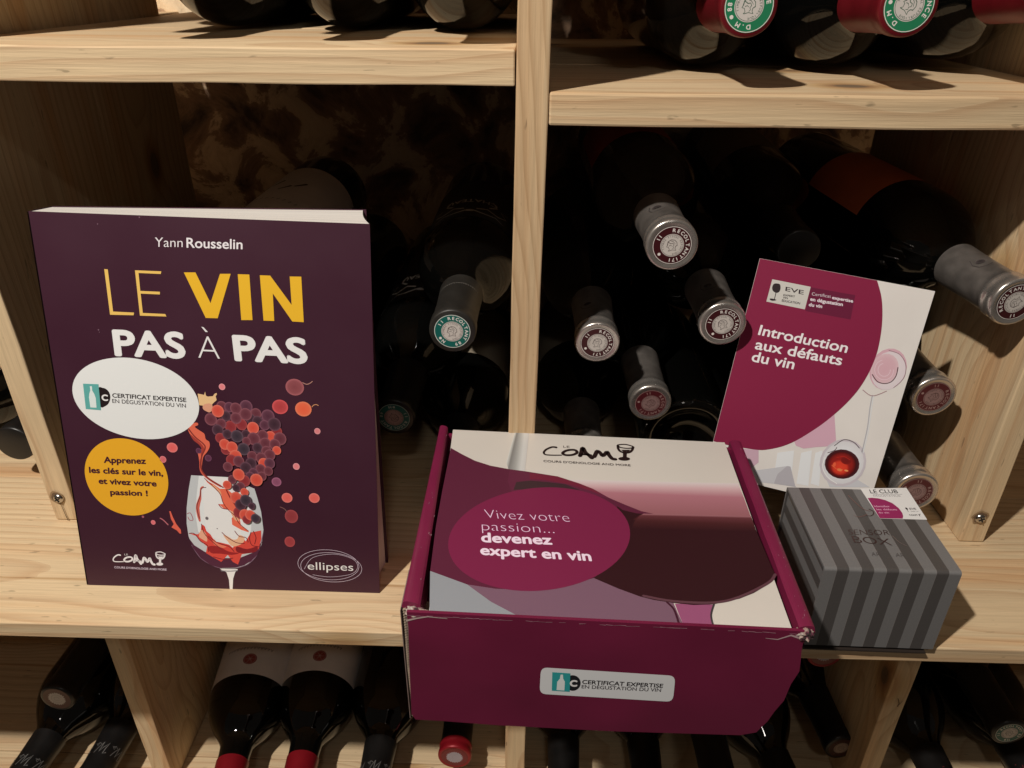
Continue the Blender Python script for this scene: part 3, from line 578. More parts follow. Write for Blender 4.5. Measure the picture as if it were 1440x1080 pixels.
ART['book'] = {
 'author_name': [
  ["t",1,[0.85,0.818,0.85],"Yann",[79.1,236.58],[96.08,236.64],[79.85,242.21],0,-0.006,1],
  ["t",1,[0.85,0.818,0.85],"Rousselin",[98.45,236.47],[132.56,236.06],[99.03,242.2],0.014,0,1],
 ],
 'scuff_mark': [
  ["d",1,[0.204,0.114,0.159],[0.08,0.03,0.046],[72.04,253.94],[0.54,0.53]],
  ["d",1,[0.204,0.114,0.159],[0.08,0.03,0.046],[36.33,184.32],[0.56,0.58]],
  ["d",1,[0.204,0.114,0.159],[0.08,0.03,0.046],[46,249.58],[0.43,0.43]],
  ["d",1,[0.204,0.114,0.159],[0.08,0.03,0.046],[36.66,182.84],[0.34,0.34]],
 ],
 'title_word': [
  ["p",1,[0.85,0.555,0.141],[[45.85,222.58],[48.03,222.4],[47.39,196.2],[60.56,195.78],[59.99,194.08],[45.17,194.14]]],
  ["p",1,[0.85,0.555,0.141],[[64.85,222.15],[81.09,221.78],[80.54,220.14],[66.83,220.55],[66.39,209.48],[78.55,209.15],[78.33,207.49],[66.38,207.82],[66.04,195.66],[80.08,195.25],[80.67,193.69],[64,193.93]]],
  ["p",1,[0.85,0.498,0.03],[[94.99,221.37],[102.13,221.49],[109.37,202.63],[117.19,220.88],[123.77,221],[112.79,193.19],[105.32,193.27]]],
  ["p",1,[0.85,0.498,0.03],[[128.13,220.86],[135.23,220.76],[134.56,192.48],[127.53,192.35]]],
  ["p",1,[0.85,0.498,0.03],[[141.65,220.44],[147.97,220.33],[159.79,202.46],[159.94,220],[167.02,220.02],[166.51,191.76],[159.43,192.07],[148.68,209.43],[148.11,192.18],[141.45,192.28]]],
 ],
 'subtitle_word': [
  ["t",1,[0.85,0.85,0.85],"PAS",[44.21,168.22],[89.91,167.32],[44.66,184.03],0.034,0,1],
  ["t",1,[0.85,0.85,0.85],"A",[97.73,167.13],[111.43,166.72],[98.44,182.02],0,-0.021,1],
  ["p",1,[0.85,0.85,0.85],[[101.88,187.55],[103.2,187.35],[105.67,184.33],[104.21,184.3]]],
  ["t",1,[0.85,0.85,0.85],"PAS",[120.71,166.57],[167.44,165.48],[120.48,182.12],0.034,0,1],
 ],
 'white_sticker': [
  ["p",2,[0.827,0.85,0.85],[[12.93,143.95],[13.37,146.3],[14.12,148.6],[15.17,150.82],[16.52,152.95],[18.14,154.98],[20.04,156.88],[22.19,158.65],[24.58,160.27],[27.2,161.72],[30.01,163.01],[33.01,164.11],[36.16,165.02],[39.44,165.73],[42.84,166.24],[46.31,166.54],[49.84,166.63],[53.4,166.51],[56.96,166.18],[60.5,165.64],[63.99,164.9],[67.39,163.97],[70.69,162.84],[73.86,161.53],[76.88,160.05],[79.72,158.41],[82.37,156.63],[84.79,154.71],[86.98,152.66],[88.91,150.52],[90.58,148.29],[91.96,145.98],[93.05,143.63],[93.85,141.23],[94.33,138.82],[94.51,136.42],[94.38,134.03],[93.93,131.68],[93.18,129.38],[92.13,127.16],[90.79,125.03],[89.16,123],[87.26,121.1],[85.11,119.33],[82.72,117.71],[80.1,116.26],[77.29,114.97],[74.3,113.87],[71.14,112.97],[67.86,112.25],[64.47,111.75],[60.99,111.45],[57.46,111.36],[53.9,111.48],[50.34,111.8],[46.8,112.34],[43.32,113.08],[39.91,114.02],[36.61,115.14],[33.44,116.45],[30.42,117.93],[27.58,119.57],[24.94,121.36],[22.51,123.28],[20.32,125.32],[18.39,127.46],[16.73,129.7],[15.34,132],[14.25,134.36],[13.46,136.75],[12.97,139.16],[12.79,141.57]]],
 ],
 'sticker_logo': [
  ["p",4,[0.122,0.432,0.407],[[20.7,148.68],[30.73,148.56],[29.65,130.82],[19.76,131.47]]],
  ["p",5,[0.757,0.85,0.848],[[24.88,147.05],[26.31,147.08],[26.04,144.3],[27.01,141.98],[27.57,139.11],[27.04,132.52],[22.99,132.6],[23.16,139.45],[23.83,142.08],[24.86,144.27]]],
  ["p",3,[0.019,0.011,0.013],[[30.53,146.22],[31.24,146.72],[32.07,146.49],[32.87,146.19],[33.57,146.09],[34.24,145.94],[34.88,145.63],[35.54,145.11],[36.18,144.44],[36.68,143.67],[37,142.78],[37.19,141.8],[37.25,140.82],[37.18,139.88],[36.98,138.95],[36.66,138.01],[36.2,137.02],[35.62,136.03],[34.96,135.17],[34.24,134.49],[33.44,133.95],[32.6,133.53],[31.62,133.01],[30.59,132.62],[29.82,133.02],[29.42,134.68],[29.28,137.13],[29.33,139.59],[29.56,142.04],[29.98,144.5]]],
  ["t",5,[0.85,0.85,0.85],"C",[31.22,137.71],[35.39,137.46],[31.65,141.56],0.04,0,1],
  ["t",3,[0.019,0.011,0.013],"CERTIFICAT EXPERTISE",[38.53,139.8],[86.56,137.77],[38.69,142.59],0.022,0,1],
  ["t",3,[0.059,0.045,0.05],"EN DÉGUSTATION DU VIN",[37.97,136.11],[85.84,133.9],[38.11,138.74],0.008,0,1],
 ],
 'orange_sticker': [
  ["p",2,[0.85,0.432,0.025],[[27.23,58.17],[25.09,59.34],[23.05,60.69],[21.14,62.21],[19.37,63.89],[17.76,65.72],[16.3,67.69],[15.03,69.78],[13.94,71.97],[13.05,74.25],[12.36,76.6],[11.88,79],[11.61,81.43],[11.55,83.88],[11.7,86.33],[12.06,88.75],[12.64,91.13],[13.42,93.46],[14.4,95.71],[15.57,97.86],[16.92,99.91],[18.44,101.83],[20.13,103.61],[21.96,105.24],[23.93,106.7],[26.01,107.98],[28.2,109.08],[30.48,109.98],[32.82,110.68],[35.22,111.17],[37.65,111.46],[40.09,111.52],[42.53,111.38],[44.94,111.02],[47.32,110.45],[49.64,109.68],[51.88,108.71],[54.02,107.54],[56.06,106.19],[57.97,104.67],[59.74,102.99],[61.35,101.15],[62.8,99.19],[64.08,97.1],[65.16,94.91],[66.06,92.63],[66.75,90.28],[67.23,87.88],[67.5,85.45],[67.56,83],[67.41,80.55],[67.04,78.13],[66.47,75.75],[65.69,73.42],[64.71,71.17],[63.54,69.02],[62.19,66.97],[60.67,65.05],[58.98,63.27],[57.15,61.64],[55.18,60.18],[53.1,58.9],[50.91,57.8],[48.63,56.9],[46.29,56.2],[43.89,55.71],[41.46,55.42],[39.02,55.35],[36.58,55.5],[34.16,55.86],[31.79,56.43],[29.47,57.2]]],
 ],
 'sticker_text': [
  ["t",3,[0.063,0.011,0.025],"Apprenez",[25.81,93.88],[54.14,93.8],[26.19,98.04],0.036,0,1],
  ["t",3,[0.063,0.011,0.025],"les clés sur le vin,",[14.73,86.35],[64.67,85.27],[15.04,90.45],0.036,0,1],
  ["t",3,[0.063,0.011,0.025],"et vivez votre",[19.97,78.57],[59.25,77.58],[20.25,82.62],0.036,0,1],
  ["t",3,[0.063,0.011,0.025],"passion !",[26.61,70.53],[52.34,70.3],[26.85,74.43],0.036,0,1],
 ],
 'grape_print': [
  ["d",3,[0.128,0.03,0.046],[0.283,0.097,0.125],[109.27,135.23],[3.52,3.71]],
  ["d",3.25,[0.09,0.028,0.05],[0.237,0.092,0.138],[114.25,134.91],[3.35,3.54]],
  ["d",3.5,[0.128,0.03,0.046],[0.283,0.097,0.125],[101.17,126.24],[4.05,4.3]],
  ["d",3.75,[0.09,0.028,0.05],[0.237,0.092,0.138],[125.18,135.6],[4.18,4.41]],
  ["d",4,[0.128,0.03,0.046],[0.283,0.097,0.125],[118.35,134.13],[3.77,3.98]],
  ["d",4.25,[0.128,0.03,0.046],[0.283,0.097,0.125],[131.17,130.93],[3.52,3.73]],
  ["d",4.5,[0.048,0.021,0.033],[0.16,0.073,0.106],[111.52,128.7],[3.36,3.57]],
  ["d",4.75,[0.09,0.028,0.05],[0.237,0.092,0.138],[138.81,129.35],[4.35,4.62]],
  ["d",5,[0.048,0.021,0.033],[0.16,0.073,0.106],[127.32,127.31],[3.36,3.57]],
  ["d",5.25,[0.048,0.021,0.033],[0.16,0.073,0.106],[131.78,125.65],[3.53,3.75]],
  ["d",5.5,[0.264,0.028,0.036],[0.4,0.077,0.08],[113.74,121.67],[3.8,4.05]],
  ["d",5.75,[0.264,0.028,0.036],[0.4,0.077,0.08],[121.05,123.18],[3.7,3.95]],
  ["d",6,[0.128,0.03,0.046],[0.283,0.097,0.125],[117.86,127.53],[3.7,3.93]],
  ["d",6.25,[0.128,0.03,0.046],[0.283,0.097,0.125],[124.42,130.33],[4.03,4.27]],
  ["d",6.5,[0.128,0.03,0.046],[0.283,0.097,0.125],[107.78,123.47],[3.37,3.58]],
  ["d",6.75,[0.048,0.021,0.033],[0.16,0.073,0.106],[105.02,118.96],[3.81,4.06]],
  ["d",7,[0.09,0.028,0.05],[0.237,0.092,0.138],[136.17,123.1],[3.36,3.57]],
  ["d",7.25,[0.264,0.028,0.036],[0.4,0.077,0.08],[106.12,113.43],[3.4,3.63]],
  ["d",7.5,[0.048,0.021,0.033],[0.16,0.073,0.106],[111.07,116.24],[3.22,3.44]],
  ["d",7.75,[0.675,0.077,0.05],[0.8,0.196,0.138],[106.43,132.1],[4.03,4.26]],
  ["d",8,[0.264,0.028,0.036],[0.4,0.077,0.08],[143.79,118.84],[3.53,3.77]],
  ["d",8.25,[0.048,0.021,0.033],[0.16,0.073,0.106],[142.53,123.97],[4.37,4.65]],
  ["d",8.5,[0.048,0.021,0.033],[0.16,0.073,0.106],[123.35,116.55],[3.05,3.25]],
  ["d",8.75,[0.675,0.077,0.05],[0.8,0.196,0.138],[139.3,115.6],[3.38,3.6]],
  ["d",9,[0.675,0.077,0.05],[0.8,0.196,0.138],[128.42,121.14],[3.88,4.14]],
  ["d",9.25,[0.128,0.03,0.046],[0.283,0.097,0.125],[134.27,115.93],[3.72,3.98]],
  ["d",9.5,[0.128,0.03,0.046],[0.283,0.097,0.125],[145.49,113.97],[4.22,4.53]],
  ["d",9.75,[0.128,0.03,0.046],[0.283,0.097,0.125],[128.14,113.53],[4.24,4.53]],
  ["d",10,[0.039,0.028,0.042],[0.14,0.087,0.118],[117.29,115.05],[4.07,4.34]],
  ["d",10.25,[0.128,0.03,0.046],[0.283,0.097,0.125],[123.31,111.61],[2.88,3.08]],
  ["d",10.5,[0.128,0.03,0.046],[0.283,0.097,0.125],[135.49,110.57],[3.73,4]],
  ["d",10.75,[0.128,0.03,0.046],[0.283,0.097,0.125],[141.77,109.83],[3.73,4]],
  ["d",11,[0.264,0.028,0.036],[0.4,0.077,0.08],[109.1,105.37],[3.41,3.66]],
  ["d",11.25,[0.675,0.077,0.05],[0.8,0.196,0.138],[108.64,109.17],[3.58,3.84]],
  ["d",11.5,[0.675,0.077,0.05],[0.8,0.196,0.138],[113.29,107.29],[3.75,4.02]],
  ["d",11.75,[0.048,0.021,0.033],[0.16,0.073,0.106],[130.11,107.27],[3.4,3.64]],
  ["d",12,[0.128,0.03,0.046],[0.283,0.097,0.125],[135.86,105.15],[3.4,3.65]],
  ["d",12.25,[0.675,0.077,0.05],[0.8,0.196,0.138],[142.7,105.78],[2.89,3.1]],
  ["d",12.5,[0.039,0.028,0.042],[0.14,0.087,0.118],[120.91,106.13],[4.09,4.39]],
  ["d",12.75,[0.128,0.03,0.046],[0.283,0.097,0.125],[126.15,101.27],[3.42,3.69]],
  ["d",13,[0.675,0.077,0.05],[0.8,0.196,0.138],[115.04,100.98],[4.11,4.43]],
  ["d",13.25,[0.128,0.03,0.046],[0.283,0.097,0.125],[137.75,102.48],[3.75,4.03]],
  ["d",13.5,[0.264,0.028,0.036],[0.4,0.077,0.08],[112.2,98.16],[3.77,4.07]],
  ["d",13.75,[0.128,0.03,0.046],[0.283,0.097,0.125],[132.01,100.05],[3.75,4.06]],
  ["d",14,[0.128,0.03,0.046],[0.283,0.097,0.125],[116.82,97.37],[3.77,4.08]],
  ["d",14.25,[0.048,0.021,0.033],[0.16,0.073,0.106],[124.83,96.2],[3.77,4.07]],
  ["d",14.5,[0.128,0.03,0.046],[0.283,0.097,0.125],[109.13,93.3],[3.27,3.53]],
  ["d",14.75,[0.048,0.021,0.033],[0.16,0.073,0.106],[121.09,92.89],[3.95,4.28]],
  ["d",15,[0.675,0.077,0.05],[0.8,0.196,0.138],[133.39,96.43],[3.59,3.88]],
  ["d",15.25,[0.09,0.028,0.05],[0.237,0.092,0.138],[137.24,96.53],[3.59,3.88]],
  ["d",15.5,[0.128,0.03,0.046],[0.283,0.097,0.125],[130.88,92.22],[3.43,3.71]],
  ["d",15.75,[0.128,0.03,0.046],[0.283,0.097,0.125],[135.91,90.98],[3.09,3.35]],
  ["d",16,[0.09,0.028,0.05],[0.237,0.092,0.138],[125.9,89.32],[3.27,3.55]],
  ["d",16.25,[0.09,0.028,0.05],[0.237,0.092,0.138],[123.49,86.48],[3.45,3.76]],
  ["d",16.5,[0.128,0.03,0.046],[0.283,0.097,0.125],[131.28,87.15],[3.1,3.36]],
  ["d",16.75,[0.128,0.03,0.046],[0.283,0.097,0.125],[111.22,84.28],[2.94,3.2]],
  ["d",17,[0.264,0.028,0.036],[0.4,0.077,0.08],[119.34,83.57],[3.8,4.14]],
  ["d",17.25,[0.675,0.077,0.05],[0.8,0.196,0.138],[115.89,87.94],[3.97,4.31]],
  ["d",17.5,[0.675,0.077,0.05],[0.8,0.196,0.138],[127.43,84.45],[4.14,4.51]],
  ["d",17.75,[0.128,0.03,0.046],[0.283,0.097,0.125],[116.33,79.29],[3.12,3.41]],
  ["d",18,[0.675,0.077,0.05],[0.8,0.196,0.138],[107.36,80.26],[2.94,3.22]],
  ["d",18.25,[0.048,0.021,0.033],[0.16,0.073,0.106],[113.21,78.26],[2.6,2.83]],
  ["d",18.5,[0.675,0.077,0.05],[0.8,0.196,0.138],[118.54,75.31],[2.78,3.03]],
  ["d",18.75,[0.039,0.028,0.042],[0.14,0.087,0.118],[118.85,69.46],[3.31,3.64]],
  ["d",19,[0.039,0.028,0.042],[0.14,0.087,0.118],[122.42,65.77],[2.44,2.69]],
  ["d",19.25,[0.264,0.028,0.036],[0.4,0.077,0.08],[112.48,70.99],[4.01,4.4]],
  ["d",2,[0.292,0.042,0.05],[0.4,0.077,0.085],[148.52,57.83],[4.52,5]],
  ["d",2,[0.344,0.045,0.053],[0.461,0.087,0.095],[145.89,38.57],[3.6,4.02]],
  ["r",2,[0.292,0.145,0.125],[[145.87,60.93],[145.69,61.21],[145.46,61.6],[145.17,62.06],[144.85,62.53],[144.5,62.98],[144.13,63.35],[143.69,63.65],[143.18,63.92],[142.63,64.17],[142.11,64.38],[141.66,64.55],[141.35,64.68]],0.4,0.4],
  ["d",2,[0.246,0.064,0.075],[0.436,0.135,0.155],[157.7,149.34],[5.94,5.61]],
  ["d",2,[0.461,0.054,0.059],[0.774,0.117,0.128],[147.2,135.86],[5.16,4.91]],
  ["d",2,[0.85,0.129,0.059],[0.85,0.243,0.128],[162.16,134.73],[5.33,5.07]],
  ["d",2,[0.8,0.221,0.242],[0.85,0.395,0.433],[110.84,148.54],[2.08,2.17]],
  ["d",2,[0.757,0.221,0.242],[0.85,0.395,0.433],[170.22,119.76],[2.01,2.14]],
  ["d",2,[0.8,0.221,0.242],[0.85,0.395,0.433],[154.57,94.51],[2.22,2.41]],
  ["d",2,[0.246,0.075,0.141],[0.436,0.152,0.266],[140.47,83.03],[3.27,3.21]],
  ["d",2,[0.8,0.129,0.109],[0.85,0.243,0.215],[146.61,71.57],[3.64,3.59]],
  ["d",2,[0.8,0.129,0.109],[0.85,0.243,0.215],[164.96,71.9],[3.63,3.59]],
  ["d",2,[0.8,0.129,0.125],[0.85,0.243,0.242],[73.24,105.82],[3.6,3.48]],
  ["d",2,[0.675,0.145,0.159],[0.85,0.271,0.297],[65.96,97.23],[2.25,2.42]],
  ["d",2,[0.105,0.03,0.066],[0.204,0.073,0.138],[96.45,98.94],[2.24,2.4]],
  ["d",2,[0.105,0.03,0.066],[0.204,0.073,0.138],[90.61,103.99],[1.89,2.02]],
  ["r",2,[0.527,0.266,0.22],[[163.03,152.45],[163.29,152.33],[163.66,152.14],[164.1,151.92],[164.56,151.72],[165.02,151.56],[165.43,151.48],[165.8,151.49],[166.17,151.55],[166.52,151.66],[166.87,151.8],[167.2,151.96],[167.53,152.13],[167.86,152.33],[168.2,152.57],[168.53,152.83],[168.83,153.08],[169.08,153.3],[169.26,153.45]],0.5,0.5],
  ["r",2,[0.675,0.316,0.159],[[167.84,136.35],[167.96,136.48],[168.12,136.68],[168.31,136.9],[168.53,137.13],[168.76,137.34],[169,137.51],[169.25,137.64],[169.54,137.76],[169.83,137.86],[170.13,137.93],[170.42,137.98],[170.69,137.98],[170.95,137.93],[171.22,137.82],[171.48,137.68],[171.71,137.53],[171.91,137.4],[172.05,137.32]],0.5,0.5],
 ],
 'wine_splash_print': [
  ["p",1.6,[0.85,0.57,0.292],[[94.51,143.59],[96.8,143.21],[98.58,142.82],[99.52,145.18],[99.7,142.41],[100.8,141.74],[104.17,142.08],[105.61,143.85],[106.91,144.31],[106.98,143.45],[106,142.12],[106.39,139.53],[103.62,137.11],[101.68,134.61],[99.8,132.82],[97.06,134.51],[96.93,135.55],[94.69,135.76]]],
  ["p",1.8,[0.757,0.371,0.242],[[97.68,136.27],[98.97,136.79],[100.62,137.11],[101.95,137.07],[102.76,136.54],[103.25,135.66],[103.35,134.65],[102.95,133.39],[102.16,131.99],[101.29,131.09],[100.36,131.01],[99.34,131.41],[98.44,131.91],[97.68,132.38],[97.05,132.95],[96.71,133.62],[96.71,134.5],[97.01,135.49]]],
  ["p",1.6,[0.8,0.162,0.095],[[85.28,120.08],[86.36,121.35],[88,122.49],[89.46,123.3],[90.52,123.69],[91.41,123.76],[92.03,123.62],[92.38,123.22],[92.46,122.62],[92.27,122.03],[91.47,121.61],[90.39,121.22],[89.99,120.64],[90.9,119.7],[92.49,118.59],[93.87,117.61],[94.71,117],[95.33,116.53],[95.79,115.86],[95.99,114.73],[96.02,113.41],[96.24,112.28],[96.9,111.63],[97.75,111.18],[98.34,110.53],[98.53,109.46],[98.47,108.19],[98.19,106.91],[97.66,105.69],[96.92,104.46],[96.08,103.22],[95.11,102.12],[94.04,101.01],[93.09,99.49],[92.32,96.97],[91.67,94.04],[91.14,92.09],[90.74,91.72],[90.46,92.33],[90.26,93.45],[90.14,95.18],[90.11,97.42],[90.09,99.41],[89.95,100.83],[89.83,102],[90.08,103.07],[91.08,104.09],[92.45,105.02],[93.39,105.88],[93.56,106.67],[93.29,107.41],[92.79,108.13],[92.01,108.9],[91,109.66],[90.07,110.32],[89.35,110.72],[88.72,111.03],[88.09,111.63],[87.41,112.74],[86.75,114.16],[86.19,115.62],[85.62,117.12],[85.17,118.67]]],
  ["p",1.8,[0.4,0.054,0.041],[[86.19,115.62],[86.77,115.31],[87.89,114.23],[89.1,113],[90.39,111.75],[91.77,110.35],[92.9,109.04],[93.69,107.96],[94.22,106.96],[94.42,105.91],[94.15,104.69],[93.55,103.41],[92.98,102.23],[92.52,101],[92.1,99.87],[91.8,99.46],[91.68,100.24],[91.68,101.74],[91.79,103.11],[92.11,104.04],[92.53,104.84],[92.68,105.68],[92.4,106.61],[91.86,107.58],[91.14,108.54],[90.18,109.43],[89.05,110.31],[88.06,111.35],[87.17,112.92],[86.41,114.65]]],
  ["r",2,[0.246,0.037,0.033],[[85.62,119.37],[85.99,118.77],[86.5,117.93],[87.1,116.94],[87.78,115.88],[88.49,114.84],[89.21,113.9],[90.01,113.04],[90.91,112.18],[91.86,111.34],[92.77,110.53],[93.57,109.77],[94.18,109.07],[94.61,108.49],[94.94,108.02],[95.15,107.6],[95.24,107.15],[95.23,106.62],[95.1,105.92],[94.79,105.06],[94.29,104.08],[93.67,103.01],[93.02,101.87],[92.43,100.68],[91.98,99.46],[91.62,98.16],[91.28,96.76],[91,95.31],[90.81,93.85],[90.75,92.45],[90.86,91.16],[91.17,89.95],[91.66,88.78],[92.29,87.67],[92.99,86.62],[93.73,85.64],[94.45,84.76],[95.18,83.99],[95.96,83.34],[96.77,82.76],[97.59,82.22],[98.42,81.7],[99.24,81.16],[100.1,80.57],[101.03,79.96],[101.96,79.36],[102.83,78.81],[103.56,78.35],[104.09,78.01]],0.9,0.9],
  ["r",1.7,[0.675,0.114,0.07],[[91.16,97.61],[91.06,96.77],[90.9,95.58],[90.73,94.18],[90.58,92.72],[90.52,91.36],[90.58,90.23],[90.77,89.35],[91.04,88.61],[91.39,87.96],[91.82,87.36],[92.31,86.76],[92.87,86.11],[93.52,85.42],[94.26,84.72],[95.07,84.02],[95.92,83.33],[96.78,82.67],[97.6,82.05],[98.46,81.44],[99.39,80.82],[100.33,80.22],[101.2,79.68],[101.93,79.23],[102.46,78.9]],1.6,1.6],
 ],
 'wine_drop_print': [
  ["p",2,[0.8,0.145,0.095],[[65.36,59.31],[66.25,59.33],[67.4,54.55],[69.01,49.75],[71.58,45.44],[71.48,42.5],[70.35,42.66],[68.85,44.87],[65.33,47.2],[67.24,49.7],[65.78,53.53]]],
  ["r",2,[0.527,0.162,0.198],[[58.49,53.8],[58.7,53.67],[58.99,53.51],[59.33,53.31],[59.71,53.07],[60.11,52.77],[60.51,52.41],[60.95,51.93],[61.45,51.32],[61.97,50.66],[62.46,50.02],[62.88,49.47],[63.18,49.09]],0.8,0.8],
  ["d",2,[0.8,0.162,0.198],[0.8,0.266,0.292],[53.19,50.54],[1.6,1.77]],
  ["d",2,[0.4,0.114,0.159],[0.461,0.145,0.198],[46.67,54.62],[0.8,0.89]],
 ],
 'wine_glass_print': [
  ["p",1.4,[0.583,0.615,0.641],[[83.49,86.29],[80.47,75.44],[77.56,62.06],[76.17,50.45],[76.32,40.68],[78.4,31.86],[82.85,24.02],[89.43,18.71],[96.37,16.41],[106.28,16.72],[114.67,20.01],[121.51,26.24],[126.41,36.3],[128.53,47.14],[128.15,60.64],[126.48,71.06],[125.18,77.62],[115.41,82.03],[108.87,85.58]]],
  ["p",1.5,[0.8,0.837,0.85],[[88.64,85.96],[85.53,71.8],[83.04,56.45],[83.46,44.82],[87.01,37.07],[101.33,29.59],[115.12,33.98],[119.78,45.91],[122.02,60.47],[121.02,77.5],[108.85,85.39]]],
  ["p",1.6,[0.85,0.85,0.85],[[92.5,85.79],[89.85,70.03],[88.78,52.76],[92.79,41.18],[102.74,34.59],[111.05,37.8],[115.24,53.53],[112.74,72.57],[107.14,85.53]]],
  ["p",1.8,[0.09,0.023,0.05],[[76.71,38.73],[79.52,33.88],[86.12,29.12],[95.43,24.42],[109.78,24.87],[119.1,29.15],[126.86,38.29],[123.03,28.28],[117.6,22.62],[112.83,19.45],[106.33,17.13],[96.39,16.61],[89.43,18.71],[82.85,24.02],[78.4,31.86]]],
  ["p",2,[0.723,0.077,0.057],[[86.29,50.26],[88.34,48.86],[89.23,44.99],[91.62,42.62],[94.14,37.29],[98.49,36.44],[103.68,35.11],[106.11,32.72],[109.27,37.75],[113.21,41.8],[115.5,37.94],[119.69,44.93],[126.89,46.61],[126.5,40.24],[123.84,32.27],[118.21,29.12],[111.86,27.93],[108.39,19.81],[104.99,21.72],[101.97,27.12],[96.91,21.46],[91.05,25.28],[86.9,28.15],[88.35,33.16],[84.34,36.99],[82.12,40.86],[77.03,42.86],[83.18,42.36],[85.24,44.87]]],
  ["p",2.2,[0.85,0.432,0.292],[[85.79,45.86],[86.78,45.6],[87.82,44.47],[88.57,43.01],[88.95,41.01],[89.05,38.66],[88.8,37.13],[88.03,37.01],[86.9,37.71],[85.84,38.51],[84.83,39.14],[83.88,39.88],[83.45,40.9],[83.86,42.65],[84.8,44.69]]],
  ["p",2.2,[0.85,0.498,0.319],[[100.45,42.39],[101.03,42.57],[102.23,42.12],[103.46,41.5],[104.54,40.72],[105.66,39.77],[106.76,39.15],[107.88,39.04],[108.99,39.26],[109.92,39.74],[110.51,40.74],[110.93,42],[111.54,42.73],[112.72,42.57],[114.09,41.86],[114.89,40.87],[114.87,39.5],[114.29,37.85],[113.13,36.39],[111.07,35.12],[108.43,34.05],[106.21,33.71],[104.86,34.47],[103.92,35.96],[103.05,37.56],[101.93,39.31],[100.88,41.17]]],
  ["p",2.3,[0.344,0.023,0.027],[[89.25,33.19],[91.03,33.76],[93.73,33.81],[96.39,33.41],[98.65,32.34],[100.87,30.83],[103.12,29.65],[105.91,29.2],[108.74,29.08],[110.17,28.87],[109.35,28.29],[107.14,27.62],[104.66,27.21],[102.12,27.29],[99.32,27.65],[96.7,27.95],[94.31,27.91],[92.12,27.83],[90.48,28.26],[89.39,29.74],[88.86,31.72]]],
  ["p",2.3,[0.246,0.018,0.025],[[108.88,33.79],[110.7,33.48],[113.24,32.54],[115.82,32.03],[118.55,32.7],[121.31,33.81],[123.13,34.23],[123.6,33.27],[123.12,31.63],[121.87,30.23],[119.55,29.37],[116.46,28.75],[113.7,28.48],[111.53,28.6],[109.69,29.06],[108.48,29.81],[107.95,31.15],[108.05,32.79]]],
  ["p",2.3,[0.85,0.221,0.138],[[93.47,39.24],[94.24,38.46],[95.31,36.81],[96.6,35.39],[98.49,34.61],[100.61,34.05],[101.75,33.57],[101.23,33.01],[99.72,32.52],[98.07,32.47],[96.29,33.07],[94.36,34.11],[93.04,35.28],[92.68,36.8],[92.92,38.46]]],
  ["r",2.5,[0.204,0.018,0.025],[[77.03,42.86],[77.41,42.92],[77.94,43.05],[78.56,43.18],[79.23,43.22],[79.92,43.12],[80.56,42.77],[81.17,42.1],[81.79,41.16],[82.41,40.05],[83.05,38.91],[83.69,37.85],[84.34,36.99],[85.05,36.37],[85.83,35.9],[86.61,35.52],[87.35,35.14],[87.99,34.71],[88.46,34.15],[88.74,33.39],[88.87,32.47],[88.89,31.5],[88.85,30.56],[88.81,29.76],[88.8,29.2]],0.55,0.55],
  ["r",2.5,[0.204,0.018,0.025],[[86.29,50.26],[86.39,49.46],[86.5,48.35],[86.64,47.05],[86.86,45.64],[87.2,44.25],[87.68,42.99],[88.36,41.82],[89.22,40.64],[90.2,39.48],[91.22,38.35],[92.22,37.27],[93.14,36.27],[94.04,35.3],[94.98,34.35],[95.9,33.45],[96.74,32.64],[97.45,31.97],[97.97,31.47]],0.55,0.55],
  ["r",2.5,[0.204,0.018,0.025],[[90.13,41.1],[90.73,40.56],[91.53,39.79],[92.49,38.9],[93.56,37.96],[94.69,37.08],[95.82,36.35],[97.04,35.79],[98.41,35.34],[99.83,34.94],[101.22,34.55],[102.48,34.13],[103.53,33.63],[104.36,33.01],[105.04,32.28],[105.6,31.53],[106.05,30.81],[106.41,30.19],[106.7,29.76]],0.55,0.55],
  ["r",2.5,[0.204,0.018,0.025],[[99.77,44.33],[100.13,43.91],[100.61,43.34],[101.2,42.66],[101.86,41.93],[102.58,41.2],[103.35,40.52],[104.2,39.85],[105.15,39.14],[106.16,38.42],[107.19,37.76],[108.21,37.19],[109.18,36.76],[110.15,36.5],[111.18,36.38],[112.18,36.36],[113.11,36.39],[113.89,36.43],[114.46,36.43]],0.55,0.55],
  ["r",2.5,[0.204,0.018,0.025],[[108.73,45.57],[109.01,45.12],[109.37,44.47],[109.81,43.71],[110.32,42.94],[110.86,42.26],[111.44,41.75],[112.1,41.47],[112.87,41.34],[113.69,41.3],[114.49,41.26],[115.21,41.15],[115.78,40.9],[116.21,40.44],[116.53,39.83],[116.78,39.15],[116.96,38.48],[117.11,37.9],[117.23,37.5]],0.55,0.55],
  ["r",2.5,[0.204,0.018,0.025],[[119.69,44.93],[119.51,44.39],[119.24,43.65],[118.94,42.77],[118.65,41.82],[118.44,40.87],[118.35,39.99],[118.38,39.13],[118.48,38.21],[118.65,37.29],[118.9,36.44],[119.24,35.69],[119.66,35.11],[120.26,34.73],[121.05,34.5],[121.92,34.38],[122.77,34.33],[123.5,34.31],[124.01,34.26]],0.55,0.55],
  ["r",2.5,[0.204,0.018,0.025],[[121.55,45.96],[121.72,45.43],[121.99,44.71],[122.29,43.84],[122.58,42.91],[122.79,41.98],[122.87,41.11],[122.79,40.23],[122.57,39.28],[122.28,38.33],[121.98,37.45],[121.71,36.7],[121.53,36.16]],0.55,0.55],
